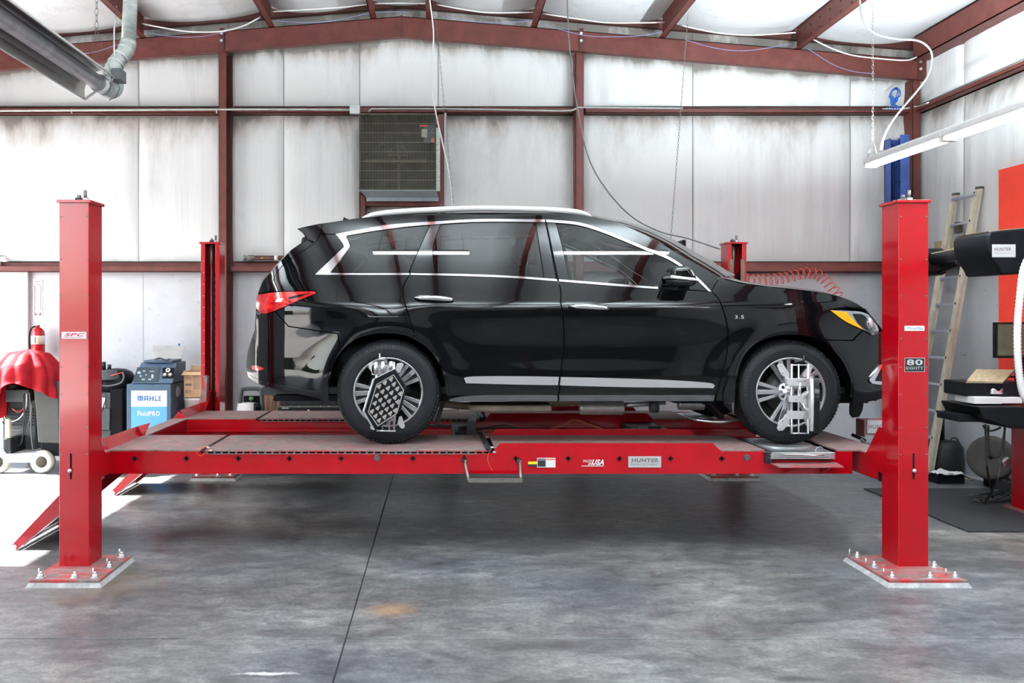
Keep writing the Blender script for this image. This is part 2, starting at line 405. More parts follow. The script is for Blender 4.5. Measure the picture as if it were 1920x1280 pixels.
# --- C-shaped members
def channel(parent, p0, p1, h, d, mat='brown', name='girt', up=Vector((0, 0, 1)), back=Vector((0, 1, 0)), t=.006, lip=.02):
    # web facing the room (normal -back), flanges going back at top and bottom
    p0, p1 = Vector(p0), Vector(p1); mb = MB()
    def bar(o0, w, hh):
        c = back*o0[0]+up*o0[1]
        a0, a1 = p0+c, p1+c
        vs = []
        for q in (a0, a1):
            for (i, j) in ((-1, -1), (1, -1), (1, 1), (-1, 1)): vs.append(q+back*(w/2*i)+up*(hh/2*j))
        mb.add(vs, [(0,1,2,3),(4,7,6,5),(0,4,5,1),(1,5,6,2),(2,6,7,3),(3,7,4,0)])
    bar((t/2, 0), t, h); bar((d/2, h/2-t/2), d, t); bar((d/2, -h/2+t/2), d, t)
    return mb.build(name, M[mat], parent, bevel=.002, seg=1)
def zgirt(parent, p0, p1, z0, z1, back, mat='brown', name='girt'):
    # girt: a thin top flange in shade, web set back, a deeper front face at the bottom
    p0, p1 = Vector(p0), Vector(p1); mb = MB()
    def bar(o, w, za, zb):
        vs = []
        for q in (p0, p1):
            for (i, z) in ((0, za), (1, za), (1, zb), (0, zb)): vs.append(Vector((q.x, q.y, 0))+back*(o+w*i)+Vector((0, 0, z)))
        mb.add(vs, [(0,1,2,3),(4,7,6,5),(0,4,5,1),(1,5,6,2),(2,6,7,3),(3,7,4,0)])
    hh = z1-z0
    bar(0, .006, z0, z0+hh*.50); bar(0, .13, z0, z0+.006); bar(.09, .04, z0, z1); bar(.09, .04, z1-.01, z1)
    return mb.build(name, M[mat], parent)
frame = thing('trim_1', kind='structure'); frame['label'] = 'red oxide steel framing of the walls and roof'
for (z0, z1) in GZ:
    xs_ = [XL, -2.44, 1.48, 5.2]
    for k in range(3):
        zgirt(frame, (xs_[k]+(.14 if k else 0), YB-.13, 0), (xs_[k+1], YB-.13, 0), z0, z1, Vector((0, 1, 0)))
    zgirt(frame, (XR-.13, YB-.1, 0), (XR-.13, -2, 0), z0, z1, Vector((1, 0, 0)))
# wall columns (shade on the web painted in as a dark strip on the right)
for xc in (-2.37, 1.545, 5.24):
    zt = roofz(xc)-.20
    w = .115
    mb = MB().box((xc-w/2, YB-.20, 0), (xc+w/2-.03, YB-.192, zt)).box((xc-w/2, YB-.2, 0), (xc-w/2+.008, YB-.02, zt)).box((xc-w/2, YB-.03, 0), (xc+w/2, YB-.02, zt))
    mb.build('column', M['brown'], frame, bevel=.002, seg=1)
    MB().box((xc+w/2-.028, YB-.05, 0), (xc+w/2, YB-.03, zt)).build('column_shade', M['brown_dark'], frame)
    MB().box((xc-.03, YB-.262, zt-.01), (xc+.02, YB-.256, roofz(xc)+.03)).build('clip_plate', M['brown_dark'], frame)
    for dz in (-.06, -.14):
        MB().cyl((xc-.008, YB-.275, roofz(xc)+dz+.03), (xc-.008, YB-.255, roofz(xc)+dz+.03), .016, 6).build('bolt', M['zinc'], frame)
# endwall rafter in two halves meeting at the ridge
RY = YB-.25
for x1 in (XL, XR):
    p0, p1 = Vector((RX, RY, RZ-.11)), Vector((x1, RY, roofz(x1)-.11))
    mb = MB(); dz = .11
    def band(y0, y1, za, zb):
        a, b_ = p0+Vector((0, 0, za)), p1+Vector((0, 0, za)); c, d = p0+Vector((0, 0, zb)), p1+Vector((0, 0, zb))
        vs = [(q.x, y, q.z) for q in (a, b_, d, c) for y in (y0, y1)]
        mb.add(vs, [(0,2,4,6),(1,7,5,3),(0,1,3,2),(2,3,5,4),(4,5,7,6),(6,7,1,0)])
    band(RY, RY+.008, -dz, dz); band(RY, RY+.07, dz-.008, dz); band(RY, RY+.07, -dz, -dz+.008); band(RY-.004, RY+.004, -dz, -dz+.014)
    mb.build('rafter', M['brown'], frame)
    # rake angle along the wall under the roof sheet
    mb2 = MB(); q0, q1 = Vector((RX, YB-.07, RZ+.21)), Vector((x1, YB-.07, roofz(x1)+.21))
    vs = [(q.x, y, q.z+z) for q in (q0, q1) for (y, z) in ((YB-.085, -.045), (YB-.02, -.045), (YB-.02, .07), (YB-.085, .07))]
    mb2.add(vs, [(0,1,2,3),(4,7,6,5),(0,4,5,1),(1,5,6,2),(2,6,7,3),(3,7,4,0)]).build('rake_angle', M['brown_dark'], frame)
MB().box((RX-.012, RY-.006, RZ-.23), (RX+.012, RY, RZ+.01)).build('ridge_plate', M['brown_dark'], frame)
# purlins running toward the camera
PX = [-5.8, -4.75, -3.27, -1.87, -.76, -.09, 1.05, 2.45, 3.93, 5.24]
mholes = simple('bolt_hole', (.75, .75, .75), .6)
for x in PX:
    zb = roofz(x)+.005; h = .26; s = -1 if x < RX else 1
    big = x > 5
    y0, y1 = YF, YB-.16
    mb = MB().box((x, y0, zb), (x+.008, y1, zb+h)).box((x-(.06 if s > 0 else 0), y0, zb), (x+.008+(.06 if s < 0 else 0), y1, zb+.006)).box((x-.004, y0, zb+h-.006), (x+.07*s, y1, zb+h))
    o = mb.build('purlin', M['brown'], frame)
    # pairs of bolt heads near the splice over the camera side
    if x in (-3.27, 3.93, 2.45):
        hb = MB()
        for q in range(12):
            yy = YB-.5-q*.22
            for dz in (.08, .18):
                xo = x+.009 if x < CX*0 else x-.004
                hb.cyl((xo-.004, yy, zb+dz), (xo+.004, yy, zb+dz), .010, 8)
        hb.build('bolt_row', M['zinc'] if x < 0 else M['brown_dark'], frame)
# eave strut under the ceiling on the right
MB().box((5.13, YF, roofz(5.2)-.03), (5.14, YB-.3, roofz(5.2)+.20)).box((5.13, YF, roofz(5.2)-.03), (XR, YB-.3, roofz(5.2)-.02)).build('eave_strut', M['brown'], frame)
# --- ceiling insulation sagging between purlins
ce = thing('ceiling', kind='structure'); ce['label'] = 'white vinyl faced roof insulation sagging between purlins'
cxs = [XL]+PX+[XR]
MB().add([(XL-.1, YF, roofz(XL)+.36), (RX, YF, RZ+.36), (RX, YB+.1, RZ+.36), (XL-.1, YB+.1, roofz(XL)+.36)], [(0,1,2,3)]).add([(XR+.1, YF, roofz(XR)+.36), (RX, YF, RZ+.36), (RX, YB+.1, RZ+.36), (XR+.1, YB+.1, roofz(XR)+.36)], [(0,1,2,3)]).build('roof_sheet', M['offwhite'], ce)
for k in range(len(cxs)-1):
    a, b_ = cxs[k]+.004, cxs[k+1]-.004
    w = b_-a
    sag = .035+.055*min(1, w/1.4)
    def fn(u, v, a=a, b_=b_, sag=sag, k=k):
        x = a+(b_-a)*u; y = YF+(YB-.02-YF)*v
        z = roofz(a)+(roofz(b_)-roofz(a))*u+.265
        e = 1-abs(2*u-1)**2.4
        z -= sag*e*(1+.25*noise.noise(Vector((k, y*.5, 0))))+.006*noise.noise(Vector((x*1.5, y*4, k)))*e
        return Vector((x, y, z))
    pillow(ce, fn, 14, 90, 'vinyl_clean', 'insulation_batt')
# --- right wall
wr_ = thing('wall_right', kind='structure')
MB().box((XR, YF, 0), (XR+.12, YB+.1, 2.2)).build('concrete_base', M['plaster'], wr_)
MB().box((XR+.06, YF, 2.2), (XR+.12, YB+.1, 5.3)).build('sheeting', M['offwhite'], wr_)
ysm = [YB, 8.45, 7.0, 5.2, 3.4, 1.6, -.2, -2.0]
for k in range(len(ysm)-1):
    a0, a1 = ysm[k]-.002, ysm[k+1]+.002
    wall_panel(wr_, 'y', a0, a1, GZ[0][1]-.01, GZ[1][0]+.01, GZ[1][0]+.01, XR, .055, k*2.3+40, .007)
    wall_panel(wr_, 'y', a0, a1, GZ[1][1]-.01, 4.62, 4.62, XR, .05, k*2.9+70, .006)
MB().box((XR-.01, 6.2, 2.24), (XR+.05, 6.9, 2.24)).v
M['paint_red'] = simple('red_wall_paint', (.86, .05, .025), .5, 0, .05)
MB().box((XR-.10, 5.6, 1.0), (XR-.085, 7.80, 2.99)).build('painted_board', M['paint_red'], wr_)
# --- left wall with two bay doors standing open
wl_ = thing('wall_left', kind='structure')
DOORS = [(5.50, 8.86), (-4.6, .1)]
DHS = {5.50: 3.05, -4.6: 4.05}
M['grey_wall'] = simple('grey_painted_wall', (.50, .52, .54), .6, 0, .08, 3)
edges = [YF]+[q for d in sorted(DOORS) for q in d]+[YB+.1]
for k in range(0, len(edges), 2):
    MB().box((XL-.14, edges[k], 0), (XL, edges[k+1], 5.3)).build('wall_section', M['grey_wall'], wl_)
for d in DOORS:
    DH = DHS[d[0]]
    MB().box((XL-.14, d[0], DH), (XL, d[1], 5.3)).build('wall_section', M['grey_wall'], wl_)
    MB().box((XL, d[0]-.09, 0), (XL+.03, d[0], DH+.09)).box((XL, d[1], 0), (XL+.03, d[1]+.09, DH+.09)).box((XL, d[0], DH), (XL+.03, d[1], DH+.09)).build('door_track', M['galv'], wl_)
# --- wall behind the camera: white above, grey block below, roller doors shut
wf = thing('wall_front', kind='structure')
MB().box((XL-.1, YF-.12, 0), (XR+.1, YF, 2.75)).build('block_base', simple('dark_block', (.035, .038, .045), .6, 0, .15, 2), wf)
MB().box((XL-.1, YF-.12, 2.75), (XR+.1, YF, 5.4)).build('insulation_panel', M['offwhite'], wf)
for x in (-3.6, -.5, 2.6):
    MB().box((x-.08, YF, 0), (x+.08, YF+.2, 4.7)).build('column', M['brown'], wf)
# --- personnel door on the back wall, left
dg = thing('door_1', kind='structure')
dx1 = P(47, 600, YB).x; dx0 = dx1-1.0; dzt = P(0, 517, YB).z
M['door_blue'] = simple('pale_blue_door', (.34, .42, .50), .45, 0, .05, 3)
MB().box((dx0, YB-.03, .01), (dx1, YB+.0, dzt)).build('door_leaf', M['door_blue'], dg)
mb = MB().box((dx1, YB-.05, 0), (dx1+.055, YB, dzt+.07)).box((dx0-.055, YB-.05, 0), (dx0, YB, dzt+.07)).box((dx0, YB-.05, dzt), (dx1, YB, dzt+.07))
mb.build('door_frame', M['offwhite'], dg, bevel=.004)

# --- outside: a long hedge and a low building added to cut skylight at the bay door
M['hedge'] = simple('hedge_leaves', (.05, .075, .035), .8, 0, .5, 3, bmp=.5)
mb = MB()
mb.grid(lambda u, v: Vector((-34+1.2*noise.noise(Vector((u*40, v*3, 0))), -40+44*u, -.05+(4.3+1.3*noise.noise(Vector((u*22, 0, 5))))*v)), 90, 6)
tag(mb.build('hedge', M['hedge'], None, fix=False), 'long green hedge across the yard outside', kind='stuff')
yb_ = thing('sky_blocker', 'low tan building added across the yard to cut skylight at the bay door', 'building', (-27, 14, 0))
MB().box((-32, 5.5, -.05), (-24, 30, 6.2)).build('walls', simple('tan_block', (.36, .33, .29), .8, 0, .08, 1), yb_)
MB().box((-32.3, 5.2, 6.2), (-23.7, 30.3, 6.5)).build('roof', M['brown_dark'], yb_)
# ================================================================== LAMPS
def emis(name, col, s):
    m, n, l, b = newmat(name); b.inputs['Base Color'].default_value = (*col, 1)
    b.inputs['Emission Color'].default_value = (*col, 1); b.inputs['Emission Strength'].default_value = s; return m
M['tube_glow'] = emis('glowing_tube', (.97, .99, 1), 9.0)
def area(name, loc, sx, sy, w, parent, rot=(0, 0, 0), col=(.84, .95, 1)):
    d = bpy.data.lights.new(name, 'AREA'); d.shape = 'RECTANGLE'; d.size = sx; d.size_y = sy; d.energy = w; d.color = col
    o = bpy.data.objects.new(name, d); COL.objects.link(o); o.location = loc; o.rotation_euler = rot; o.parent = parent
    return o
def chain_links(pts, r=.0016, pitch=.03):
    mb = MB(); pts = [Vector(p) for p in pts]
    a, b_ = pts; n = int((b_-a).length/pitch); d = (b_-a)/n; u = d.normalized()
    s1, s2 = frame_of(u)
    for i in range(n):
        c = a+d*(i+.5); w = s1 if i % 2 else s2
        ring = []
        for k in range(8):
            t = 2*PI*k/8; ring.append(c+u*math.cos(t)*d.length*.62+w*math.sin(t)*pitch*.26)
        mb.tube(ring, r, 4, closed=True)
    return mb
def strip_light(label, x, y, z, L, n, along='y', group=None, w=1.0, chains=True):
    t = thing('strip_light', label, 'ceiling light', (x, y, z), group)
    seg = L/n
    def pt(s, c, zz): return (c, -s, zz) if along == 'y' else (s, c, zz)
    for k in range(n):
        a, b_ = k*seg+.01, (k+1)*seg-.01
        q = MB(); q.box(pt(a, -.055, .0), pt(b_, .055, .045)); q.box(pt(a, -.025, .045), pt(b_, .025, .065))
        q.build('housing', M['offwhite'], t, bevel=.006, local=True)
        q = MB().cyl(pt(a+.03, -.028, -.016), pt(b_-.03, -.028, -.016), .015, 12); q.cyl(pt(a+.03, .028, -.016), pt(b_-.03, .028, -.016), .015, 12)
        q.build('lamp_tube', M['tube_glow'], t, local=True)
        for e in (a+.012, b_-.012):
            MB().box(pt(e-.012, -.05, -.034), pt(e+.012, .05, 0)).build('socket', M['white'], t, local=True)
    c = pt(L/2, 0, -.04)
    area('lamp_down', c, *((.10, L) if along == 'y' else (L, .10)), LAMP_W*w, t)
    c = pt(L/2, 0, .09)
    area('ceiling_fill', c, *((.10, L) if along == 'y' else (L, .10)), CEIL_FILL*min(w, 1.8), t, (PI, 0, 0))  # uplight added for a white ceiling; the fixture has no upward tube
    if chains:
        for e in (.06, L-.06):
            p = Vector(pt(e, 0, .19)); top = Vector((p.x, p.y, roofz(x)-z+.14))
            chain_links((p, top)).build('chain', M['chain'], t, local=True)
            mb = MB(); mb.tube([p, Vector(pt(e, .045, .045))], .0025, 5); mb.tube([p, Vector(pt(e, -.045, .045))], .0025, 5)
            mb.build('hanger', M['chain'], t, local=True)
    return t
# the one in view, right
RL = strip_light('glowing white twin tube strip light hung on chains at upper right', 3.63, 7.02, 2.90, 3.3, 3, 'y', w=3.6)
WH = ['mirrored in the rear side windows of the car', 'mirrored in the front door window of the car', 'running toward the left bay door', 'over the left of the next bay', 'over the right of the next bay',
      'nearest the tall left bay door', 'over the middle of the farthest bay', 'over the right of the farthest bay']
# others the room has, behind and beside the camera
for (x, y, al) in ((-.9, 4.15, 'x'), (1.2, 4.15, 'x'), (-4.4, 4.4, 'y'), (-2.2, -.6, 'x'), (1.2, -.6, 'x'), (-3.4, -4.6, 'x'), (.4, -4.6, 'x'), (3.0, -4.6, 'x')):
    strip_light('white strip light '+WH.pop(0), x, y, 4.02, 2.4 if y < 3 else 1.2, 1 if y > 0 else 2, al, 'strip lights out of view', w=2.2 if y < 3 else 1.4)
# ================================================================== FOUR POST LIFT (one thing)
LX0, LX1 = -2.31, 2.99         # post centres
YN, YR = 5.24, 8.27            # near face of near posts, inner face of far posts
PW, PD, PH = .19, .20, 2.355
DECK, BOT = .70, .535
lift = thing('car_lift', 'bright red four post drive-on car lift holding the black car', 'car lift', ((LX0+LX1)/2, 6.88, 0))
M['guide'] = simple('oily_guide', (.11, .075, .05), .6, 0, .3, 14)
M['rack'] = simple('oily_rack', (.02, .018, .016), .35, .5, .4)
def post(x, far, labels=None):
    y0, y1 = (YN, YN+PD) if not far else (YR, YR+PD)
    ti, li = .010, .045
    p = thing('post', None, None, (x, (y0+y1)/2, 0)); p.parent = lift; p.location = Vector((x, (y0+y1)/2, 0))-wloc(lift)
    xa, xb = x-PW/2, x+PW/2
    yb, yo = (y0, y1) if not far else (y1, y0)       # closed back face, open side
    s = 1 if not far else -1
    def hollow(poly, name, mat):
        MB().prism(poly, .02, PH-.015, 'xy').build(name, mat, p, bevel=.010, seg=4)
    prof = [(xa, yb), (xb, yb), (xb, yo), (xb-li, yo), (xb-li, yo-s*ti), (xb-ti, yo-s*ti), (xb-ti, yb+s*ti), (xa+ti, yb+s*ti), (xa+ti, yo-s*ti), (xa+li, yo-s*ti), (xa+li, yo), (xa, yo)]
    hollow(prof, 'channel', M['red'])
    cap = MB().box((xa-.012, y0-.012, PH-.018), (xb+.012, y1+.012, PH)).build('cap', M['red'], p, bevel=.002)
    ym = (y0+y1)/2
    for dx, h, r in ((-.012, .045, .016), (.028, .075, .014)):
        MB().cyl((x+dx, ym, PH), (x+dx, ym, PH+.026), r*1.5, 6).build('nut', M['zinc'] if dx > 0 else M['black_metal'], p)
        MB().cyl((x+dx, ym, PH+.02), (x+dx, ym, PH+h), r*.75, 10).build('stud', M['chain'], p)
    yc = yb+s*.12
    MB().cyl((x-.01, yc, .1), (x-.01, yc, PH-.02), .009, 10).build('suspension_rod', M['chain'], p)
    MB().cyl((x-.01, yc, PH-.22), (x-.01, yc, PH-.03), .016, 10).build('rod_sleeve', M['label_orange'] if 0 else M['chain'], p)
    rk = MB().box((x+.005, yb+s*.05, .05), (x+.012, yb+s*.09, PH-.3)).box((x+.052, yb+s*.05, .05), (x+.059, yb+s*.09, PH-.3))
    z = .1
    while z < PH-.35:
        rk.box((x+.005, yb+s*.055, z), (x+.059, yb+s*.085, z+.035)); z += .075
    rk.build('ladder_rack', M['rack'], p)
    # base plate on its grout bed
    if x < 0: bx = (x-.15, x+.27)
    else: bx = (x-.30, x+.17)
    by = (y0-.27, y1+.05) if not far else (y0-.12, y1+.16)
    MB().box((bx[0], by[0], .024), (bx[1], by[1], .042)).build('base_plate', M['red_dusty'], p, bevel=.002)
    mb = MB(); a = .018
    mb.add([(bx[0]-a, by[0]-a, 0), (bx[1]+a, by[0]-a, 0), (bx[1]+a, by[1]+a, 0), (bx[0]-a, by[1]+a, 0), (bx[0]-.003, by[0]-.003, .025), (bx[1]+.003, by[0]-.003, .025), (bx[1]+.003, by[1]+.003, .025), (bx[0]-.003, by[1]+.003, .025)],
           [(0,3,2,1),(4,5,6,7),(0,1,5,4),(1,2,6,5),(2,3,7,6),(3,0,4,7)])
    mb.build('grout_bed', simple('grout', (.42, .43, .43), .7, 0, .3, 20, bmp=.5), p)
    cs = [(bx[0]+.045, by[0]+.05), ((bx[0]+bx[1])/2+.04, by[0]+.05), (bx[1]-.045, by[0]+.05), (bx[0]+.045, (by[0]+by[1])/2), (bx[0]+.045, by[1]-.05), (bx[1]-.045, by[1]-.05), (bx[1]-.045, (by[0]+by[1])/2)]
    for (qx, qy) in cs:
        if xa-.03 < qx < xb+.03 and y0-.03 < qy < y1+.03: continue
        mb = MB().cyl((qx, qy, .042), (qx, qy, .046), .026, 16).cyl((qx, qy, .045), (qx, qy, .064), .018, 6, r1=.016).cyl((qx, qy, .06), (qx, qy, .078), .009, 8)
        mb.build('anchor_bolt', M['zinc'], p)
        if qx != cs[1][0]:
            MB().cyl((qx-.03, qy+.04, .042), (qx-.03, qy+.04, .085), .005, 6).build('anchor_pin', M['zinc'], p)
    if not far:
        # rows of small screws down the face, the slot and its pale knob
        for zz in (2.25, 1.98, 1.75, 1.48, 1.30, 1.13, .92, .75):
            for xx in (xa+.014, xb-.014):
                MB().cyl((xx, y0-.003, zz), (xx, y0+.001, zz), .005, 8).build('screw', M['chain'], p)
        sx = x-.02 if x < 0 else x+.0
        MB().box((sx-.006, y0-.0012, .592), (sx+.006, y0+.002, .755)).build('slot', M['black_matte'], p, bevel=.0)
        MB().sphere((sx-.002, y0-.012, .648), .013, 14).build('knob', M['zinc'], p)
    else:
        for zz in [.9+.115*k for k in range(12)]:
            MB().cyl((xa+.03, yo-s*.004+.0*s, zz), (xa+.03, yo+s*.0025, zz), .004, 6).build('screw', M['label_white'], p)
    return p
pnl = post(LX0, False); pnr = post(LX1, False); pfl = post(LX0+.02, True); pfr = post(LX1-.03, True)
MB().box((LX1-.03-.075, YR-.004, 1.2), (LX1-.03-.035, YR-.001, PH-.17)).build('guide_strip', M['guide'], pfr)
MB().box((LX1-.03+.035, YR-.004, 1.2), (LX1-.03+.075, YR-.001, PH-.17)).build('guide_strip', M['guide'], pfr)
# stickers on the near posts
yf = YN-.0008
def plate(name, px0, py0, px1, py1, d, mat, parent, th=.0012):
    a, b_ = P(px0, py0, d), P(px1, py1, d)
    return MB().box((a.x, d-th, b_.z), (b_.x, d, a.z)).build(name, mat, parent)
def ptext(body, px0, px1, py0, py1, d, mat, parent, shear=0, bold=.0):
    c = P((px0+px1)/2, (py0+py1)/2, d)
    return text('lettering', body, mat, parent, (c.x, d, c.z), (py1-py0)/F*d, (px1-px0)/F*d, shear=shear, bold=bold)
plate('sticker', 115.5, 622, 162, 635, YN, M['label_white'], pnl); 
ptext('SPC', 120.5, 160, 624, 630.2, YN-.0014, M['text_red'], pnl, .35, .03); ptext('PERFORMANCE', 119, 156, 631.2, 633.6, YN-.0014, M['text_red'], pnl, .2, .01)
plate('sticker', 1696, 610.5, 1733, 620, YN, M['label_white'], pnr); ptext('MonoMax', 1701, 1731, 612.5, 618, YN-.0014, M['text_blue'], pnr, .2, .03)
plate('badge', 1696, 670.5, 1734, 697, YN, M['label_silver'], pnr); plate('badge', 1697, 671.5, 1733, 696, YN-.0013, M['label_black'], pnr)
ptext('80', 1700, 1730, 673.5, 684.5, YN-.0027, M['label_silver'], pnr, 0, .03); ptext('EIGHTY', 1699, 1731, 687, 692.5, YN-.0027, M['label_silver'], pnr, 0, .01)
# crossbeams
def crossbeam(xa, xb, inner):
    mb = MB().box((xa, YN+PD*.55, BOT), (xb, YR+PD*.5, DECK-.012))
    o = mb.build('crossbeam', M['red'], lift, bevel=.004)
    MB().box((xa-.004, YN+PD+.1, DECK-.014), (xb+.004, YR-.05, DECK-.004)).build('beam_top', M['red_deck'], lift)
    for (y0, y1, s) in ((YN+PD, YN+PD+.25, 1), (YR, YR-.25, -1)):
        xi = inner
        MB().prism([(y0-.05*s, DECK-.05), (y1, DECK-.03), (y1-.06*s, DECK), (y0+.035*s, DECK+.19), (y0-.05*s, DECK+.19)], xi-.005, xi+.005, 'yz').build('gusset', M['red'], lift)
    return o
crossbeam(LX0-.095, LX0+.03, LX0+.033); crossbeam(LX1-.088, LX1+.09, LX1-.092)
MB().box((LX1-.094, YN+.205, BOT-.0), (LX1-.086, YN+.245, BOT+.06)).build('wear_pad', M['black'], lift)
# stop plates standing on the far post inner side
MB().add([(LX0-.045, YR-.10, DECK), (LX0+.03, YR-.10, DECK), (LX0+.03, YR-.06, DECK+.32), (LX0-.0, YR-.06, DECK+.34), (LX0-.045, YR-.2, DECK), (LX0+.03, YR-.2, DECK), (LX0+.03, YR-.14, DECK+.32), (LX0, YR-.14, DECK+.34)], [(0,1,2,3),(4,7,6,5),(0,4,5,1),(1,5,6,2),(2,6,7,3),(3,7,4,0)]).build('slide_block', M['red_dusty'], lift)
# runways
RUN = [(5.72, 6.43), (7.46, 8.06)]
SX = -1.64
runs = []
def plus(mb, x, y, z, s, t=.002):
    mb.box((x-s, y-t, z-s*.32), (x+s, y+t, z+s*.32)); mb.box((x-s*.32, y-t, z-s), (x+s*.32, y+t, z+s))
for ri, (ya, yb) in enumerate(RUN):
    r = thing('runway', None, None, (.3, (ya+yb)/2, DECK)); r.parent = lift; r.location = Vector((.3, (ya+yb)/2, DECK))-wloc(lift); runs.append(r)
    xa, xb = LX0+.02, LX1-.088
    # side plates
    def side(y, s):
        # notched top: flat at the deck, raised guard over the long middle section
        gx0, gx1 = (.36, 1.88) if ri == 0 else (.40, 1.86)
        if s > 0 and ri == 0: gx0, gx1 = .38, 1.93
        top = DECK+.046
        poly = [(xa, BOT), (xb-.06, BOT), (xb-.06, DECK-.012)]
        if ri == 0 and s < 0: poly += [(2.73, DECK-.012), (2.70, DECK-.02), (2.70, DECK-.075), (2.27, DECK-.075), (2.27, DECK-.012)]
        else: poly += [(2.3, DECK-.012)]
        poly += [(gx1+.06, DECK-.012), (gx1, top), (gx0+.055, top), (gx0, DECK-.018), (gx0-.03, DECK-.026), (SX+.02, DECK-.026), (SX, DECK-.012), (xa, DECK-.012)]
        MB().prism(poly, y, y+.006*(-s), 'xz').build('side_plate', M['red'], r, bevel=0)
        return gx0
    g0 = side(ya, -1); side(yb, 1)
    # deck plates, dusty; the first ends at the seam
    for (x0, x1) in ((xa-.01, SX-.012), (SX+.02, g0-.03), (g0+.02, 2.24)):
        MB().box((x0, ya+.004, DECK-.012), (x1, yb-.004, DECK)).build('deck_plate', M['red_deck'], r, bevel=.002)
    MB().box((2.74, ya+.004, DECK-.012), (xb, yb-.004, DECK)).build('deck_plate', M['red_deck'], r, bevel=.002)
    MB().box((2.24, ya+.05, DECK-.06), (2.74, yb-.03, DECK-.04)).build('pocket_floor', M['black_metal'], r)
    MB().box((xa+.02, ya+.02, BOT+.02), (xb-.06, ya+.03, DECK-.03)).build('inner_web', M['brown_dark'], r)
    MB().box((xa+.02, ya+.01, DECK-.035), (xb-.06, yb-.01, DECK-.03)).build('under_deck', M['black_matte'], r)
    MB().box((SX-.012, ya, DECK-.022), (SX+.02, yb, DECK-.012)).build('seam_bar', M['black_metal'], r)
    # toothed rack below the deck edge, on both edges
    for y, s in ((ya, -1), (yb, 1)):
        tr = MB().box((SX+.03, y, DECK-.026), (g0-.04, y+.004*s, DECK-.010)); tr.build('rack_back', M['black_matte'], r)
        tr = MB(); x = SX+.03
        while x < g0-.05:
            tr.box((x, y, DECK-.026), (x+.012, y+.006*s, DECK-.010)); x += .05
        tr.box((SX+.03, y-.002*s, DECK-.030), (g0-.035, y+.010*s, DECK-.025)).box((SX+.03, y-.002*s, DECK-.011), (g0-.035, y+.010*s, DECK-.005)); tr.build('rack_teeth', M['red_dusty'], r)
    # outer rails for the rolling jacks on the facing sides
    yi, s = (yb, 1) if ri == 0 else (ya, -1)
    MB().box((xa+.06, yi, BOT+.045), (xb-.1, yi+.05*s, BOT+.05)).box((xa+.06, yi+.046*s, BOT+.045), (xb-.1, yi+.05*s, BOT+.075)).build('jack_rail', M['red'], r)
    # guard flanges fold outward on top
# black diagonal bars where the sections meet
for r, (ya, yb), g0 in ((runs[0], RUN[0], .36), (runs[1], RUN[1], .40)):
    MB().obox((g0-.025, ya-.006, DECK+.002), (g0-.045, yb+.10, DECK+.002), .035, .022).build('seam_bar', M['black_metal'], r)
r0 = runs[0]; yN = RUN[0][0]
# plus shaped key holes and round plugs on the near face
for px in (253, 350, 447, 543, 640, 774, 870, 967, 1065, 1161, 1257, 1353):
    c = P(px, 859, yN); mb = MB(); plus(mb, c.x, yN-.006, c.z, .018, .0015); mb.build('key_hole', M['black_matte'], r0)
for px in (707, 1400):
    c = P(px, 858 if px < 1000 else 857, yN); MB().cyl((c.x, yN-.012, c.z), (c.x, yN, c.z), .0215, 20).build('round_plug', M['grey_plastic'], r0, bevel=.003)
yS = yN-.0065
plate('sticker', 990, 865, 1007, 870, yS, M['label_yellow'], r0); plate('sticker', 990, 870, 1007, 874.5, yS, M['label_black'], r0)
plate('sticker', 1007, 858, 1041.5, 876, yS, M['label_white'], r0)
plate('sticker', 1008, 859.5, 1023, 874.5, yS-.0013, M['label_black'], r0); plate('sticker', 1024, 859.5, 1041, 862, yS-.0013, M['label_orange'], r0)
ptext('WARNING', 1009, 1022, 861, 863, yS-.0027, M['label_white'], r0); 
ptext('MADE', 1093, 1110.5, 861.5, 866.5, yS, M['label_white'], r0, .35, .03); ptext('IN', 1102.5, 1110.5, 867.5, 871.5, yS, M['label_white'], r0, .35, .03)
ptext('USA', 1110, 1132, 861, 871.5, yS, M['label_white'], r0, .35, .04); plate('sticker', 1090, 872.6, 1132, 873.8, yS, M['label_white'], r0)
plate('name_plate', 1178, 855, 1239.5, 876, yS, M['label_silver'], r0)
ptext('HUNTER', 1184, 1235, 859, 866.5, yS-.0015, M['text_grey'], r0, .1, .045); ptext('Engineering Company', 1183, 1233, 868, 872.5, yS-.0015, M['text_grey'], r0, .15, .005)
# grey steel step hanging on the near runway
st = thing('step_bar', None, None, (.37, yN-.06, .6)); st.parent = r0; st.location = Vector((.37, yN-.06, .6))-wloc(r0)
a, b_ = P(872, 862, yN), P(975, 862, yN); zb_ = P(0, 893, yN).z
mb = MB()
for x, dx in ((a.x, .02), (b_.x, -.0)):
    mb.tube(smooth_path([(x, yN-.012, a.z+.005), (x+dx*.2, yN-.014, a.z-.04), (x+dx, yN-.05, zb_), (x+dx, yN-.10, zb_-.0)], 5), .010, 8)
mb.box((a.x+.018, yN-.14, zb_-.014), (b_.x+.002, yN-.035, zb_-.006)); mb.box((a.x+.018, yN-.143, zb_-.014), (b_.x+.002, yN-.137, zb_+.016))
mb.build('tread', simple('worn_steel', (.22, .20, .18), .4, .7, .3, 12), st, bevel=.0)
for x in (a.x, b_.x): MB().cyl((x-.012, yN-.02, a.z), (x-.012, yN, a.z), .014, 10).build('bolt', M['black_metal'], st)
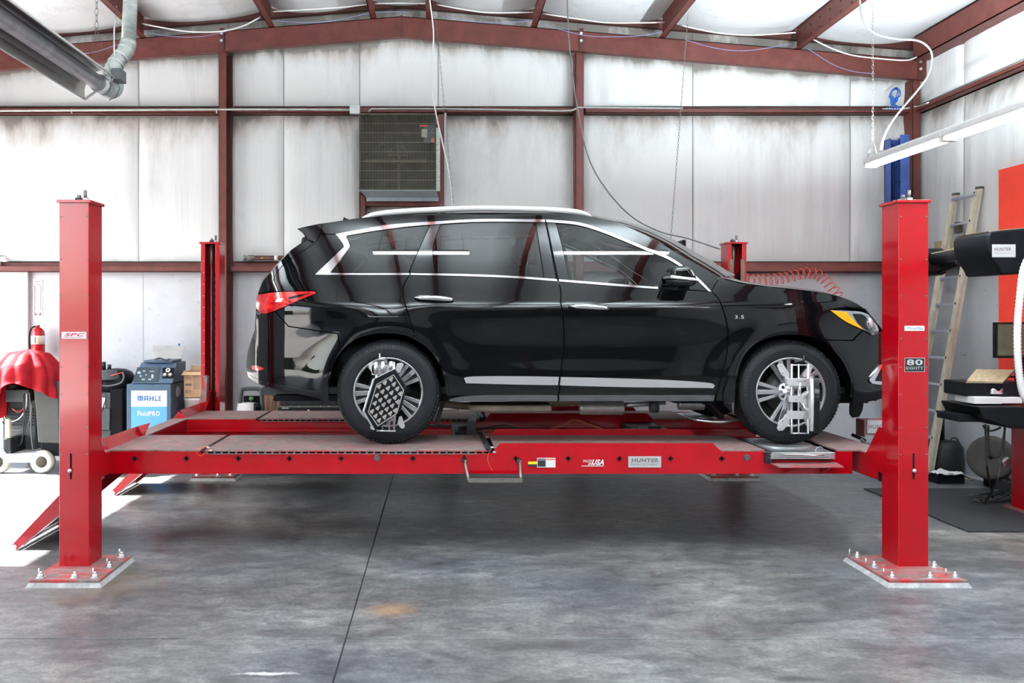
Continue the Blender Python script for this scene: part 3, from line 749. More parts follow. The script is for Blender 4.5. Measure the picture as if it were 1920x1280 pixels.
# thin wires with ferrules
MB().tube(smooth_path([P(922, 840, yN-.01), P(916, 850, yN-.03), P(915, 865, yN-.04), P(923, 882, yN-.05)], 6), .0015, 5).build('wire', M['label_orange'], r0)
MB().tube(smooth_path([P(389, 836, yN-.01), P(372, 842, yN-.03), P(369, 850, yN-.03), P(378, 854, yN-.03), P(388, 845, yN-.02), P(394, 838, yN-.01)], 6), .0015, 5).build('wire', M['label_orange'], r0)
for (px, py) in ((920, 838), (924, 847), (392, 844), (388, 838)):
    MB().cyl(P(px, py, yN-.02), P(px+6, py+1, yN-.02), .006, 8).build('pin', M['zinc'], r0)
# side shelf with two gussets under the front wheel
a, b_ = P(1445, 858, yN), P(1567, 860, yN)
MB().prism([(2.27, yN-.17), (2.70, yN-.17), (2.73, yN), (2.27, yN)], DECK-.093, DECK-.085, 'xy').build('shelf', M['red_dusty'], r0)
for x in (2.37, 2.63):
    MB().prism([(yN, DECK-.093), (yN-.15, DECK-.093), (yN, DECK-.16)], x-.005, x+.005, 'yz').build('shelf_gusset', M['red'], r0)
# turn plates under the front wheels
for ri, (ya, yb) in enumerate(RUN):
    yt = (5.72+6.36)/2+.0 if ri == 0 else 7.78
    r = runs[ri]
    t = thing('turn_plate', None, None, (2.49, yt, DECK)); t.parent = r; t.location = Vector((2.49, yt, DECK))-wloc(r)
    MB().box((2.27, ya-.03 if ri == 0 else ya+.05, DECK-.06), (2.71, yb-.06, DECK-.014)).build('plate', M['alu'], t, bevel=.003)
    MB().cyl((2.49, yt, DECK-.016), (2.49, yt, DECK-.004), .20, 40).build('disc', M['galv'], t, bevel=.003)
    if ri == 0:
        for z in (.0, .018):
            MB().box((2.26, ya-.05, DECK-.052+z), (2.66, ya+.0, DECK-.046+z)).build('plate', M['galv'], t)
        MB().tube([(2.22, ya-.03, DECK-.01), (2.36, ya-.06, DECK-.022), (2.45, ya-.06, DECK-.022), (2.55, ya-.06, DECK-.03), (2.62, ya-.06, DECK-.022)], .006, 6).build('clip_rod', M['alu'], t)
        ring = [(2.59+.028*math.cos(q*PI/8), ya-.06, DECK+.002+.028*math.sin(q*PI/8)) for q in range(16)]
        MB().tube(ring, .0025, 5, closed=True).build('pull_ring', M['zinc'], t)
        MB().box((2.235, ya-.02, DECK-.09), (2.285, yb, DECK-.012)).build('bridge', M['black_metal'], t)
# ramps that pivot: tapered arms to the floor and the raised stop plate
for ri, (ya, yb) in enumerate(RUN):
    rp = thing('ramp', None, None, (LX0, (ya+yb)/2, .3)); rp.parent = lift; rp.location = Vector((LX0, (ya+yb)/2, .3))-wloc(lift)
    y0, y1 = ya+.03, yb-.03
    tip = [(-2.965, .030), (-2.955, .008), (-2.93, .004), (-2.33, .50), (-2.29, .69), (-2.36, .76), (-2.62, .40), (-2.955, .048)]
    for y in (y0, y1-.008): MB().prism(tip, y, y+.008, 'xz').build('side_arm', M['red'], rp)
    MB().add([(-2.94, y0+.008, .040), (-2.94, y1-.008, .040), (-2.63, y1-.008, .385), (-2.63, y0+.008, .385), (-2.38, y1-.008, .70), (-2.38, y0+.008, .70)], [(0,1,2,3),(3,2,4,5)]).build('ramp_deck', M['red_deck'], rp, solid=.006)
    MB().cyl((-2.945, y0-.012, .024), (-2.945, y1+.012, .024), .013, 12).build('roller', M['zinc'], rp)
    MB().cyl((-2.90, y0+.03, .03), (-2.42, y0+.03, .42), .008, 6).build('brace_rod', M['zinc'], rp)
    # bent stop plate with its flared outer tip
    MB().add([(-2.29, y0, .69), (-2.285, y1, .69), (-2.335, y1, .77), (-2.345, y0, .77), (-2.35, y1, .79), (-2.37, y0, .775)], [(0,1,2,3)]).build('stop_plate', M['red'], rp, solid=.006)
    MB().add([(-2.285, y1, .69), (-2.335, y1, .77), (-2.255, y1+.06, .79), (-2.27, y1-.01, .73)], [(0,1,2),(0,2,3)]).build('stop_wing', M['red'], rp, solid=.005)
    MB().cyl((-2.30, y0-.02, .665), (-2.30, y0+.0, .665), .03, 16).build('pivot', M['zinc'], rp)
# rolling jacks between the runways
def jack(x0, x1, side, label=None):
    j = thing('rolling_jack', None, None, ((x0+x1)/2, 6.95, .62)); j.parent = lift; j.location = Vector(((x0+x1)/2, 6.95, .62))-wloc(lift)
    ya, yb = RUN[0][1]+.03, RUN[1][0]-.03
    MB().box((x0, ya, DECK-.10), (x1, yb, DECK-.03)).build('bridge', M['black_metal'], j, bevel=.006)
    for y in (ya+.10, yb-.16):
        MB().box((x0-side*.30, y, DECK-.055), (x1, y+.05, DECK-.04)).build('slide_arm', M['black_metal'], j, bevel=.003)
        MB().cyl((x0-side*.28, y+.025, DECK-.045), (x1, y+.025, DECK-.045), .012, 8).build('slide_rod', M['alu'], j)
    MB().box((x0+.02, ya+.20, DECK-.03), (x1-.02, ya+.52, DECK-.008)).build('lift_pad', M['black_metal'], j, bevel=.004)
    for k in range(3):
        for q in range(2):
            MB().cyl((x0+.06+k*.06, ya+.05+q*.06, DECK-.03), (x0+.06+k*.06, ya+.05+q*.06, DECK-.024), .009, 8).build('bolt', M['zinc'], j)
    MB().cyl(((x0+x1)/2, ya+.36, DECK-.01), ((x0+x1)/2, ya+.36, DECK+.012), .05, 20).build('saddle', M['rubber'], j)
    return j
jack(.10, .30, 1); jack(1.62, 1.90, -1)
MB().obox((.24, RUN[0][1]+.02, DECK+.012), (.30, RUN[1][0]+.05, DECK+.012), .07, .03).build('jack_bridge', M['black_metal'], lift, bevel=.003)
# hoses lying in the gap
for k, (pts) in enumerate((((.9, 7.3, .60), (1.1, 7.35, .66), (1.2, 7.35, .70), (1.35, 7.35, .65), (1.5, 7.3, .60)), ((.3, 7.2, .62), (.55, 7.3, .66), (.75, 7.2, .62), (1.0, 7.2, .60)))):
    MB().tube(smooth_path(pts, 8), .006, 6).build('hose', M['label_orange'] if k == 0 else M['cable_dark'], lift)
# name bracket by the far end of the near crossbeam
a = P(1640, 812, 6.4)
nb = MB().box((a.x-.13, 6.42, DECK), (a.x+.14, 6.43, DECK+.13)).box((a.x-.13, 6.30, DECK), (a.x-.12, 6.43, DECK+.13)).build('tool_tray', M['red_dusty'], lift)
MB().box((a.x-.05, 6.415, DECK+.015), (a.x+.14, 6.42, DECK+.115)).build('name_plate', M['label_silver'], lift)
text('lettering', 'HUNTER', M['text_grey'], lift, (a.x+.045, 6.414, DECK+.065), .032, .17, shear=.1, bold=.02)
# ================================================================== THE CAR (one thing)
CARY = 6.88; CO = Vector((1.0, CARY, .70))
def crom(tab, x):
    n = len(tab)
    if x <= tab[0][0]: return tab[0][1]
    if x >= tab[-1][0]: return tab[-1][1]
    for i in range(n-1):
        if x <= tab[i+1][0]: break
    (x1, y1), (x2, y2) = tab[i], tab[i+1]
    h = x2-x1; t = (x-x1)/h
    m1 = (y2-tab[i-1][1])/(x2-tab[i-1][0]) if i > 0 else (y2-y1)/h
    m2 = (tab[i+2][1]-y1)/(tab[i+2][0]-x1) if i+2 < n else (y2-y1)/h
    return (2*t**3-3*t*t+1)*y1+(t**3-2*t*t+t)*h*m1+(-2*t**3+3*t*t)*y2+(t**3-t*t)*h*m2
TZ = [(.80,.84),(.95,.895),(1.02,.925),(1.10,.945),(1.20,.955),(1.32,.952),(1.44,.953),(1.56,.962),(1.64,.966),(1.70,.962),(1.76,.944),(1.84,.918),(1.92,.890),(2.02,.855),(2.12,.818),(2.22,.776),(2.30,.736),(2.36,.690),(2.41,.630),(2.45,.56)]
TX = [(-1.60,.50),(-1.52,.58),(-1.46,.68),(-1.38,.775),(-1.25,.862),(-1.05,.925),(-.8,.965),(-.4,.992),(0,1.0),(1.2,1.0),(2.0,1.0),(2.5,.996),(2.8,.978),(3.0,.95),(3.15,.905),(3.28,.83),(3.38,.72),(3.45,.60),(3.52,.48)]
WC = [(-.371, 1.075), (2.512, 1.055)]
def W(x, z):
    w = crom(TZ, z)*crom(TX, x)
    for (cx, cz) in WC:       # flares over the wheels
        r = math.hypot(x-cx, z-cz); w += .020*math.exp(-((r-.47)/.11)**2)*(1 if z > cz-.2 else max(0, 1-(cz-.2-z)*4))
    # scooped doors between the arches
    if -.1 < x < 2.3: w -= .014*math.sin(PI*(x+.1)/2.4)**2*math.exp(-((z-1.38)/.16)**2)
    return w
def px2w(px, py, off=0):
    x = z = None; d = 5.95
    for _ in range(12):
        x = (px-CX)/F*d; z = CZ-(py-CY)/F*d; d = CARY-W(x, z)-off
    return (x, z)
def curve2d(pts, step):
    # smooth through gentle bends, keep real corners
    n = len(pts); P2 = [Vector(p) for p in pts]; corner = []
    for i in range(n):
        a = P2[i]-P2[i-1]; b_ = P2[(i+1) % n]-P2[i]
        corner.append(a.length < 1e-9 or b_.length < 1e-9 or a.angle(b_, 0) > math.radians(38))
    out = []
    for i in range(n):
        p1, p2 = P2[i], P2[(i+1) % n]
        p0 = P2[i-1] if not corner[i] else p1-(p2-p1); p3 = P2[(i+2) % n] if not corner[(i+1) % n] else p2+(p2-p1)
        k = max(1, int(math.ceil((p2-p1).length/step)))
        L = (p2-p1).length
        t1 = (p2-p0); t2 = (p3-p1)
        if t1.length > 1e-9: t1 = t1.normalized()*L
        if t2.length > 1e-9: t2 = t2.normalized()*L
        if corner[i]: t1 = p2-p1
        if corner[(i+1) % n]: t2 = p2-p1
        for q in range(k):
            t = q/k
            out.append((2*t**3-3*t*t+1)*p1+(t**3-2*t*t+t)*t1+(-2*t**3+3*t*t)*p2+(t**3-t*t)*t2)
    return out
def area2(p): return sum(p[i-1].x*p[i].y-p[i].x*p[i-1].y for i in range(len(p)))/2
def inset(p, g):
    n = len(p); s = 1 if area2(p) > 0 else -1; out = []
    for i in range(n):
        a = (p[i]-p[i-1]); b_ = (p[(i+1) % n]-p[i])
        if a.length < 1e-9 or b_.length < 1e-9: out.append(p[i]); continue
        a.normalize(); b_.normalize(); na = Vector((-a.y, a.x)); nb = Vector((-b_.y, b_.x)); m = na+nb
        if m.length < .3: out.append(p[i]); continue
        m.normalize(); k = min(1/max(m.dot(na), .4), 2.2)
        out.append(p[i]+m*g*s*k)
    return out
def inside(p, poly):
    c = False; n = len(poly); j = n-1
    for i in range(n):
        if (poly[i].y > p[1]) != (poly[j].y > p[1]) and p[0] < (poly[j].x-poly[i].x)*(p[1]-poly[i].y)/(poly[j].y-poly[i].y)+poly[i].x: c = not c
        j = i
    return c
def nrm(x, z, f=W):
    e = .004; return Vector((-(f(x+e, z)-f(x-e, z))/(2*e), -1, -(f(x, z+e)-f(x, z-e))/(2*e))).normalized()
car = thing('car', 'black four door SUV raised on the red lift with wheel alignment clamps', 'car', CO)
def mirror_part(o):
    c = o.copy(); COL.objects.link(c); c.scale.y = -o.scale.y; c.location.y = -o.location.y
    return c
def panel(name, pts, mat, off=0.0, gap=.0022, rim=.014, step=.035, world=False, parent=None, both=True, thick_in=True, normals=True):
    pw = [Vector(p) if world else Vector(px2w(p[0], p[1], off)) for p in pts]
    poly = curve2d(pw, step)
    if gap: poly = inset(poly, gap)
    clean = []
    for p in poly:
        if not clean or (p-clean[-1]).length > .0012: clean.append(p)
    poly = clean
    x0, x1 = min(p.x for p in poly), max(p.x for p in poly); z0, z1 = min(p.y for p in poly), max(p.y for p in poly)
    pts2 = list(poly); n = len(poly)
    nx, nz = int((x1-x0)/step)+1, int((z1-z0)/step)+1
    for i in range(nx):
        for j in range(nz):
            q = Vector((x0+(i+.5)*step+(step*.5 if j % 2 else 0), z0+(j+.5)*step))
            if inside(q, poly) and min((q-p).length_squared for p in poly) > (step*.5)**2: pts2.append(q)
    r = delaunay_2d_cdt(pts2, [(i, (i+1) % n) for i in range(n)], [], 0, 1e-5)
    vs2, fs = r[0], r[2]
    fs = [f for f in fs if inside(sum((vs2[i] for i in f), Vector((0, 0)))/len(f), poly)]
    vs = []; ns = []
    for p in vs2:
        nn = nrm(p.x, p.y); vs.append(Vector((p.x, CARY-W(p.x, p.y)-off, p.y))-CO); ns.append(nn)
    # orient toward the camera side
    ff = []
    for f in fs:
        a, b_, c = (vs[i] for i in f[:3]); ff.append(list(f) if (b_-a).cross(c-a).y < 0 else list(f)[::-1])
    m = len(vs); k = len(poly)
    inn = []
    for p in poly:
        nn = nrm(p.x, p.y); v = Vector((p.x, CARY-W(p.x, p.y)-off, p.y))-CO; inn.append((v, v-nn*rim))
    for v, w in inn: vs.append(v); ns.append(Vector((0, 0, 0)))
    for v, w in inn: vs.append(w); ns.append(Vector((0, 0, 0)))
    ccw = area2(poly) > 0
    for i in range(k):
        j = (i+1) % k; q = [m+i, m+j, m+k+j, m+k+i]; ff.append(q if not ccw else q[::-1])
    me = bpy.data.meshes.new(name); me.from_pydata(vs, [], ff); me.materials.append(mat)
    for p in me.polygons: p.use_smooth = True
    if normals: me.normals_split_custom_set_from_vertices([tuple(v) for v in ns])
    o = bpy.data.objects.new(name, me); COL.objects.link(o); o.parent = parent or car; WORLD[o.name] = CO.copy()
    if both: mirror_part(o)
    return o
# --- materials
def paint_black():
    m, n, l, b = newmat('black_car_paint'); setp(b, (.0016, .0018, .0022), .035, 0, .34, 0, .02); return m
M['paint'] = paint_black()
M['trim_gloss'] = simple('gloss_black_trim', (.004, .004, .005), .08, 0, .1)
def glass(name, tint, refl=.05):
    m = bpy.data.materials.new(name); m.use_nodes = True; n = m.node_tree.nodes; l = m.node_tree.links; n.clear()
    out = n.new('ShaderNodeOutputMaterial'); tr = n.new('ShaderNodeBsdfTransparent'); tr.inputs[0].default_value = (*tint, 1)
    gl = n.new('ShaderNodeBsdfGlossy'); gl.inputs['Roughness'].default_value = .01; gl.inputs[0].default_value = (1, 1, 1, 1)
    fr = n.new('ShaderNodeFresnel'); fr.inputs[0].default_value = 1.5
    ad = n.new('ShaderNodeMixShader'); l.new(fr.outputs[0], ad.inputs[0]); l.new(tr.outputs[0], ad.inputs[1]); l.new(gl.outputs[0], ad.inputs[2]); l.new(ad.outputs[0], out.inputs[0]); return m
M['glass_dark'] = glass('privacy_glass', (.16, .18, .18)); M['glass_front'] = glass('front_door_glass', (.62, .66, .64)); M['glass_clear'] = glass('clear_cover', (.9, .92, .92))
M['amber'] = simple('amber_lens', (1.0, .36, .004), .35, 0, .08, 20)
def taillens():
    m, n, l, b = newmat('red_lens'); setp(b, (.55, .006, .008), .12, 0, .5, 1, .02)
    v = mapping(n, l, (1, 1, 1)); f = noise_node(n, l, v, 18, 2)
    l.new(ramp(n, l, f, [(.4, (.26, .002, .004)), (.6, (.62, .012, .014))]), b.inputs['Base Color']); return m
M['taillens'] = taillens()
M['sill'] = simple('grey_sill_trim', (.10, .105, .11), .25, .3, .05)
M['interior'] = simple('dark_interior', (.012, .012, .013), .6, 0, .2)
M['seat'] = simple('charcoal_leather', (.03, .03, .032), .5, 0, .2)
M['headliner'] = simple('light_headliner', (.35, .34, .32), .8)
M['refl'] = simple('lamp_reflector', (.62, .64, .66), .14, .9, .25, 25)
pt_ = M['paint']
# --- traced side panels (photo outline, real depth from the body surface)
panel('roof_side', [(605,419),(640,413.5),(680,408),(740,403),(800,400.5),(900,398),(1000,399),(1060,401),(1110,406),(1160,419),(1200,435),(1240,456),(1276,478),(1313,498),(1349,519),(1334,545),(1313,524.5),(1298,511.5),(1269,489.5),(1240,474.5),(1212,463.5),(1168,445),(1124,427.5),(1081,416),(1023,411),(900,410.5),(812,415),(760,418),(713,423),(668,431),(629,438.5),(601,438)], pt_)
panel('tailgate_side', [(601,440),(591,455),(562,474),(540,489),(527,501),(512,525),(505.5,546),(484.5,551),(487,543),(497,522),(507,511),(527.5,487.5),(549,465.5),(571,453),(575,449),(586,455)], pt_)
panel('spoiler_side', [(558,429),(580,424),(604.5,419),(600,438),(590,454),(575,448),(574,443),(569,438)], pt_)
panel('quarter_panel', [(601,439.5),(629,439),(640,452),(645,462),(630,477),(591,514),(619,514.5),(768,514.5),(756,536),(756.5,560),(766,591),(777,631),(755,623),(724,620),(698,622),(670,630),(651,641),(638,653),(634,625),(593,619),(541,611),(517,584),(571,558.5),(594,549.5),(591,544.5),(545,546),(506,546),(512,525),(527,501),(540,489),(562,474),(591,455)], pt_)
panel('rear_door', [(769,514.5),(757,536),(757.5,560),(767,591),(778,632),(797,643),(813,658),(826,678),(835,700),(840,720),(843,742),(1046.5,741),(1048.5,729),(1051,705),(1054,670),(1057,640),(1055.8,600),(1051,567),(1051,545),(1046,526),(1000,521),(900,517),(815,514.5)], pt_)
panel('front_door', [(1047,526.5),(1052,545),(1052,567),(1057,600),(1058,640),(1055,670),(1052,705),(1049.5,729),(1047.5,741),(1341,741),(1344,736),(1351.5,705),(1360.5,675),(1364,635),(1363,612),(1357,586),(1346,559),(1333,546),(1234,541),(1157,535)], pt_)
panel('front_fender', [(1334,546),(1347,559),(1358,586),(1364,612),(1365,635),(1361.5,675),(1352.5,705),(1345,736),(1341,751),(1365,752),(1374,746),(1375,722),(1379,698),(1387,672),(1398,655),(1416,639),(1440,628),(1463,623.5),(1488,622),(1512,624.5),(1534,630),(1546,636),(1598,637.5),(1617,618.5),(1586,604),(1556,580),(1590,576),(1620,581),(1612,572),(1598,565),(1562,553.5),(1531,547.5),(1482,541.5),(1434,537),(1385,530),(1349,520)], pt_)
panel('front_bumper', [(1547,637),(1569,656),(1583,673),(1592,692),(1599,712),(1598.5,745),(1630,744),(1659,741),(1668,738),(1673,690),(1668,645),(1658,618),(1648,622),(1637,630),(1618,620),(1599,638.5)], pt_)
panel('rear_bumper', [(516,584.5),(540.5,612),(593,620),(633,626),(637,654),(629,664),(621,680),(616,696),(614,712),(613,752),(600,748.5),(560,739),(520,729.5),(481,718),(465,706),(461.5,690),(463,665),(470,640),(478,618),(480,600),(480.5,591),(492,589.5)], pt_, step=.03)
panel('taillight', [(483.5,552),(510,548),(545,546),(590,545.5),(593.5,549.5),(571,558.5),(516,582.5),(492.5,589.5),(483,582),(480,573)], M['taillens'], off=.004)
panel('lamp_insert', [(520,560),(532,558),(528,566),(514,567)], M['refl'], off=.006, rim=.002, step=.02)
panel('lamp_divider', [(540,556),(566,551),(588,548),(560,557),(541,562)], M['trim_gloss'], off=.0055, rim=.002, step=.02)
panel('bumper_reflector', [(471,685),(482,685),(496,690),(494,693),(481,695),(472,692)], M['taillens'], off=.004, rim=.004, step=.02)
# bumper lower lip and crease
panel('bumper_lip', [(466,702),(490,712),(530,722),(575,731),(606,737),(604,748),(560,738.5),(520,729),(481,718)], M['trim_gloss'], off=.004, step=.025)
panel('arch_lip', [(777,631),(755,622.5),(724,619.5),(698,621.5),(670,629.5),(651,640.5),(637,654),(621,680),(614,712),(618,712),(625,682),(640,658),(653,645),(671,634),(699,626),(724,624),(754,627),(775,635),(797,648),(810,661),(823,681),(832,702),(838,742),(843,742),(840,720),(835,700),(826,678),(813,658),(797,643)], pt_, off=.008, rim=.05, gap=0, step=.02)
panel('arch_lip', [(1374,746),(1375,722),(1379,698),(1387,672),(1398,655),(1416,639),(1440,628),(1463,623.5),(1488,622),(1512,624.5),(1534,630),(1547,636.5),(1569,656),(1583,673),(1592,692),(1599,712),(1598,745),(1594,745),(1595,713),(1588,694),(1579,676),(1566,660),(1545,641),(1532,634.5),(1511,629),(1488,626.5),(1464,628),(1442,632.5),(1418,643),(1402,658),(1391,674),(1383,699),(1379,722),(1378,746)], pt_, off=.008, rim=.05, gap=0, step=.02)
# sill strip and lower sill
panel('sill_strip', [(840,750),(868,744),(906,741),(1046,740.5),(1046,752.5),(845,752.5)], M['sill'], off=.010, rim=.02)
panel('sill_strip', [(1048,740.5),(1341,741),(1338.5,752.5),(1048,752.5)], M['sill'], off=.010, rim=.02)
# chrome
M['strip_chrome'] = simple('bright_strip_chrome', (.92, .92, .93), .32, .9, .02)
panel('chrome_strip', [(870.5,709),(873,707.3),(890,705.8),(960,705.2),(1048,706.5),(1046,722),(960,720.5),(874,718.3)], M['strip_chrome'], off=.012, rim=.014, gap=0, step=.02, normals=False)
panel('chrome_strip', [(1052,706.7),(1150,709),(1260,713),(1335,718.7),(1340,722),(1338,727.4),(1260,726.6),(1150,725),(1050,722.2)], M['strip_chrome'], off=.012, rim=.014, gap=0, step=.02, normals=False)
panel('window_chrome', [(591,514.3),(630,477),(645.6,462),(640,452),(629,438.5),(668,431),(713,423),(760,418),(812,415),(900,410.5),(1022,411),(1022,416),(900,415.5),(826,419.5),(760,425),(700,433),(650,441.5),(649,444),(654,455),(656,461),(653,467),(632,494),(619,511),(640,511.8),(768,511.8),(768,515.2),(640,515),(615,515)], M['chrome'], off=.005, rim=.008, gap=0, step=.02)
panel('window_chrome', [(1024,411),(1081,416),(1124,427.5),(1168,445),(1212,463.5),(1240,474.5),(1269,489.5),(1298,511.5),(1313,524.5),(1334,546),(1329,546),(1309,527),(1294,514),(1266,493.5),(1238,479),(1210,468.5),(1167,450.5),(1123,433),(1080,421),(1024,416)], M['chrome'], off=.006, rim=.008, gap=0, step=.02)
panel('belt_chrome', [(770,511.8),(860,513.2),(960,517),(1044,523),(1045,527),(960,520.8),(860,517),(770,515.2)], M['chrome'], off=.007, rim=.008, gap=0, step=.03)
panel('belt_chrome', [(1048,523.4),(1157,532),(1234,538),(1234,541.5),(1157,536),(1048,527.2)], M['chrome'], off=.007, rim=.008, gap=0, step=.03)
# pillars and glass
panel('pillar', [(768,512),(769,506),(806,422),(812,419),(826,419.5),(812,464),(815,512.5)], M['trim_gloss'], off=.001)
panel('pillar', [(1004,416),(1022,415.5),(1043,525),(1020,521.5)], M['trim_gloss'], off=.001)
panel('pillar', [(1024,415.5),(1042,417.5),(1056,470),(1067.5,526),(1047,524)], M['trim_gloss'], off=.001)
panel('pillar_backing', [(998,413),(1048,415),(1075,529),(1010,524)], M['black_matte'], off=-.022, rim=.01, normals=False)
panel('pillar_backing', [(806,419),(828,418),(820,514),(763,514)], M['black_matte'], off=-.022, rim=.01, normals=False)
panel('quarter_window', [(619,511.5),(632,494),(653,467),(656.5,461),(654,455),(649,444),(650,441.5),(700,433),(760,425),(807,420.5),(768,506),(766,511.5)], M['glass_dark'], off=-.003, rim=.004)
panel('rear_door_window', [(826,419.5),(900,415.5),(1004,416),(1012,470),(1020,521.5),(960,517.5),(860,513.5),(815,512),(812,464)], M['glass_dark'], off=-.003, rim=.004)
panel('front_door_window', [(1042,417.5),(1080,421),(1123,433),(1167,450.5),(1210,468.5),(1238,479),(1266,493.5),(1292,513),(1292,539),(1234,538.5),(1157,532.5),(1067,526),(1056,470)], M['glass_front'], off=-.003, rim=.004)
panel('mirror_patch', [(1292,513),(1309,527),(1329,546),(1292,543)], M['trim_gloss'], off=.001)
# crease highlights: long fine ridges along the shoulder
# handles
def handle(x0, x1, y, ydn):
    xm = (x0+x1)/2
    panel('handle_cup', [(x0-1,y-1),(x0+4,y-5),(x1-4,y-3),(x1+3,y+3),(x1-6,ydn-5),(xm+6,ydn),(xm-10,ydn-1),(x0+12,ydn-7),(x0+1,y+5)], M['trim_gloss'], off=.002, rim=.003, gap=0, step=.02)
    a = Vector((*px2w(x0, y-1), 0)); b_ = Vector((*px2w(x1, y+3), 0))
    mb = MB(); pts = []; rr = []
    for i in range(13):
        t = i/12; X = a.x+(b_.x-a.x)*t; Z = a.y+(b_.y-a.y)*t+.004*math.sin(PI*t)
        pts.append(Vector((X, CARY-W(X, Z)-.012-.024*math.sin(PI*min(1, max(0, t)))**.5, Z))); rr.append(.007+.0125*math.sin(PI*min(.999, max(.001, t*.9+.07)))**.4)
    o = mb.tube(pts, rr, 12).build('door_handle', M['chrome'], car); mirror_part(o)
handle(778, 850, 559, 576); handle(1068, 1140, 575, 591)
# badge, fuel door ring
q = px2w(1386, 594)
for bd in (text('lettering', '3.5', M['chrome'], car, (q[0], CARY-W(*q)-.004, q[1]), .026, .066, bold=.02, rot=(PI/2, 0, 0), depth=.001),): pass
# --- headlight
hl = [(1556.5,580.5),(1590,582),(1615,584),(1630,590),(1641,600),(1648,616),(1647,623),(1638,629),(1618,618.5),(1586,603.5)]
panel('headlight', hl, M['refl'], off=-.012, rim=.02, normals=False)
panel('amber_lens', [(1557.5,581.5),(1588,585),(1597,596),(1612,611),(1618,617.5),(1586,602.5)], M['amber'], off=.007, rim=.006, gap=0)
panel('lamp_bezel', [(1600,588),(1618,590),(1628,600),(1634,616),(1626,619),(1610,606)], M['black'], off=-.006, rim=.004, gap=0, step=.02)
q = px2w(1630, 606, 0)
for s in (1, -1):
    MB().sphere((q[0], CARY-s*(W(*q)-.01), q[1]), .045, 20, (.8, .6, 1)).build('projector_lens', M['refl'], car)
panel('lamp_cover', hl, M['glass_clear'], off=.004, rim=.004)
# front lower parts: fog surround, chin, flap
panel('fog_surround', [(1630,712),(1646,690),(1651,683),(1673,682),(1673,686),(1654,688),(1645,704),(1640,714),(1673,716),(1673,721),(1636,719)], M['chrome'], off=.012, rim=.02, gap=0)
panel('chin', [(1598,732),(1630,736),(1668,728),(1668,742),(1640,751),(1598,758)], M['black'], off=.008)
panel('chin_flap', [(1594,757),(1620,752),(1618,768),(1611,782),(1598,783.5),(1594,778)], M['black'], off=-.02, rim=.012)
# mud flaps
panel('mud_flap', [(605,706),(614,701),(615.5,712),(616,754),(608,755.5),(592.5,743),(598,722)], M['trim_gloss'], off=.022, rim=.06, gap=0, step=.02)
panel('mud_flap', [(1376,706),(1368,709),(1361,724),(1356,744),(1358,760),(1366,766),(1376,777)], M['trim_gloss'], off=.022, rim=.06, gap=0, step=.02)
# --- lofted top, front and back surfaces across the car
def loft(name, stations, mat, nv=28, both_w=None, off=0, flipn=False):
    # stations: (px, py, bow, crown, power) for the near edge
    E = []
    for s in stations:
        x, z = px2w(s[0], s[1]); E.append((x, z, W(x, z)+off, s[2], s[3]))
    fine = []
    for i in range(len(E)-1):
        k = 4
        for q in range(k):
            t = q/k; fine.append(tuple(E[i][j]*(1-t)+E[i+1][j]*t for j in range(5)))
    fine.append(E[-1])
    # smooth twice
    for _ in range(2):
        g = [fine[0]]+[tuple((fine[i-1][j]+2*fine[i][j]+fine[i+1][j])/4 for j in range(5)) for i in range(1, len(fine)-1)]+[fine[-1]]; fine = g
    m = len(fine)-1
    def fn(u, v):
        x, z, w, bow, cr = fine[round(u*m)]; t = 2*v-1
        a = math.sin(t*PI/2)
        return Vector((x+bow*(1-abs(a)**2.6), CARY+w*a, z+cr*(1-abs(a)**3)))
    o = MB().grid(fn, m, nv).build(name, mat, car)
    return o
loft('roof', [(603,419,.0,.03),(640,413.5,0,.035),(680,408,0,.04),(740,403,0,.045),(800,400.5,0,.045),(900,398,0,.045),(1000,399,0,.045),(1060,401,.04,.045),(1110,406,.12,.045)], pt_)
loft('windshield', [(1110,406,.12,.045),(1160,419,.20,.06),(1200,435,.24,.06),(1240,456,.27,.06),(1276,478,.29,.055),(1313,498,.31,.05),(1349,520,.33,.045)], M['glass_dark'])
loft('hood', [(1349,519,.30,.02),(1385,529,.20,.03),(1434,536,.18,.033),(1482,540.5,.17,.033),(1531,546.5,.17,.03),(1562,552.5,.18,.025),(1598,564.5,.20,.015),(1622,580,.22,.01)], pt_)
loft('front_grille', [(1622,580,.22,.02),(1640,600,.20,.01),(1655,618,.12,0),(1666,650,.07,0),(1672,690,.05,0),(1668,738,.05,0)], M['black_metal'])
loft('spoiler_top', [(604,418.5,0,.03),(580,423,-.03,.03),(557.5,428.5,-.06,.03)], pt_)
loft('spoiler_under', [(557.5,429,-.06,.03),(569,438,-.04,.02),(575,448.5,-.02,.02)], pt_)
loft('rear_window', [(575,448.5,-.05,.02),(549,466,-.08,.02),(527.5,488,-.10,.01),(506,512,-.10,0)], M['glass_dark'])
loft('tailgate', [(506,512,-.10,0),(496,523,-.10,0),(486,543,-.08,0),(481,560,-.07,0),(479.5,590,-.06,0),(478,618,-.06,0)], pt_)
loft('bumper_back', [(478,618,-.06,0),(470,640,-.06,0),(463,665,-.06,0),(461.5,690,-.06,0),(465,706,-.05,0),(481,718,-.02,0)], pt_)
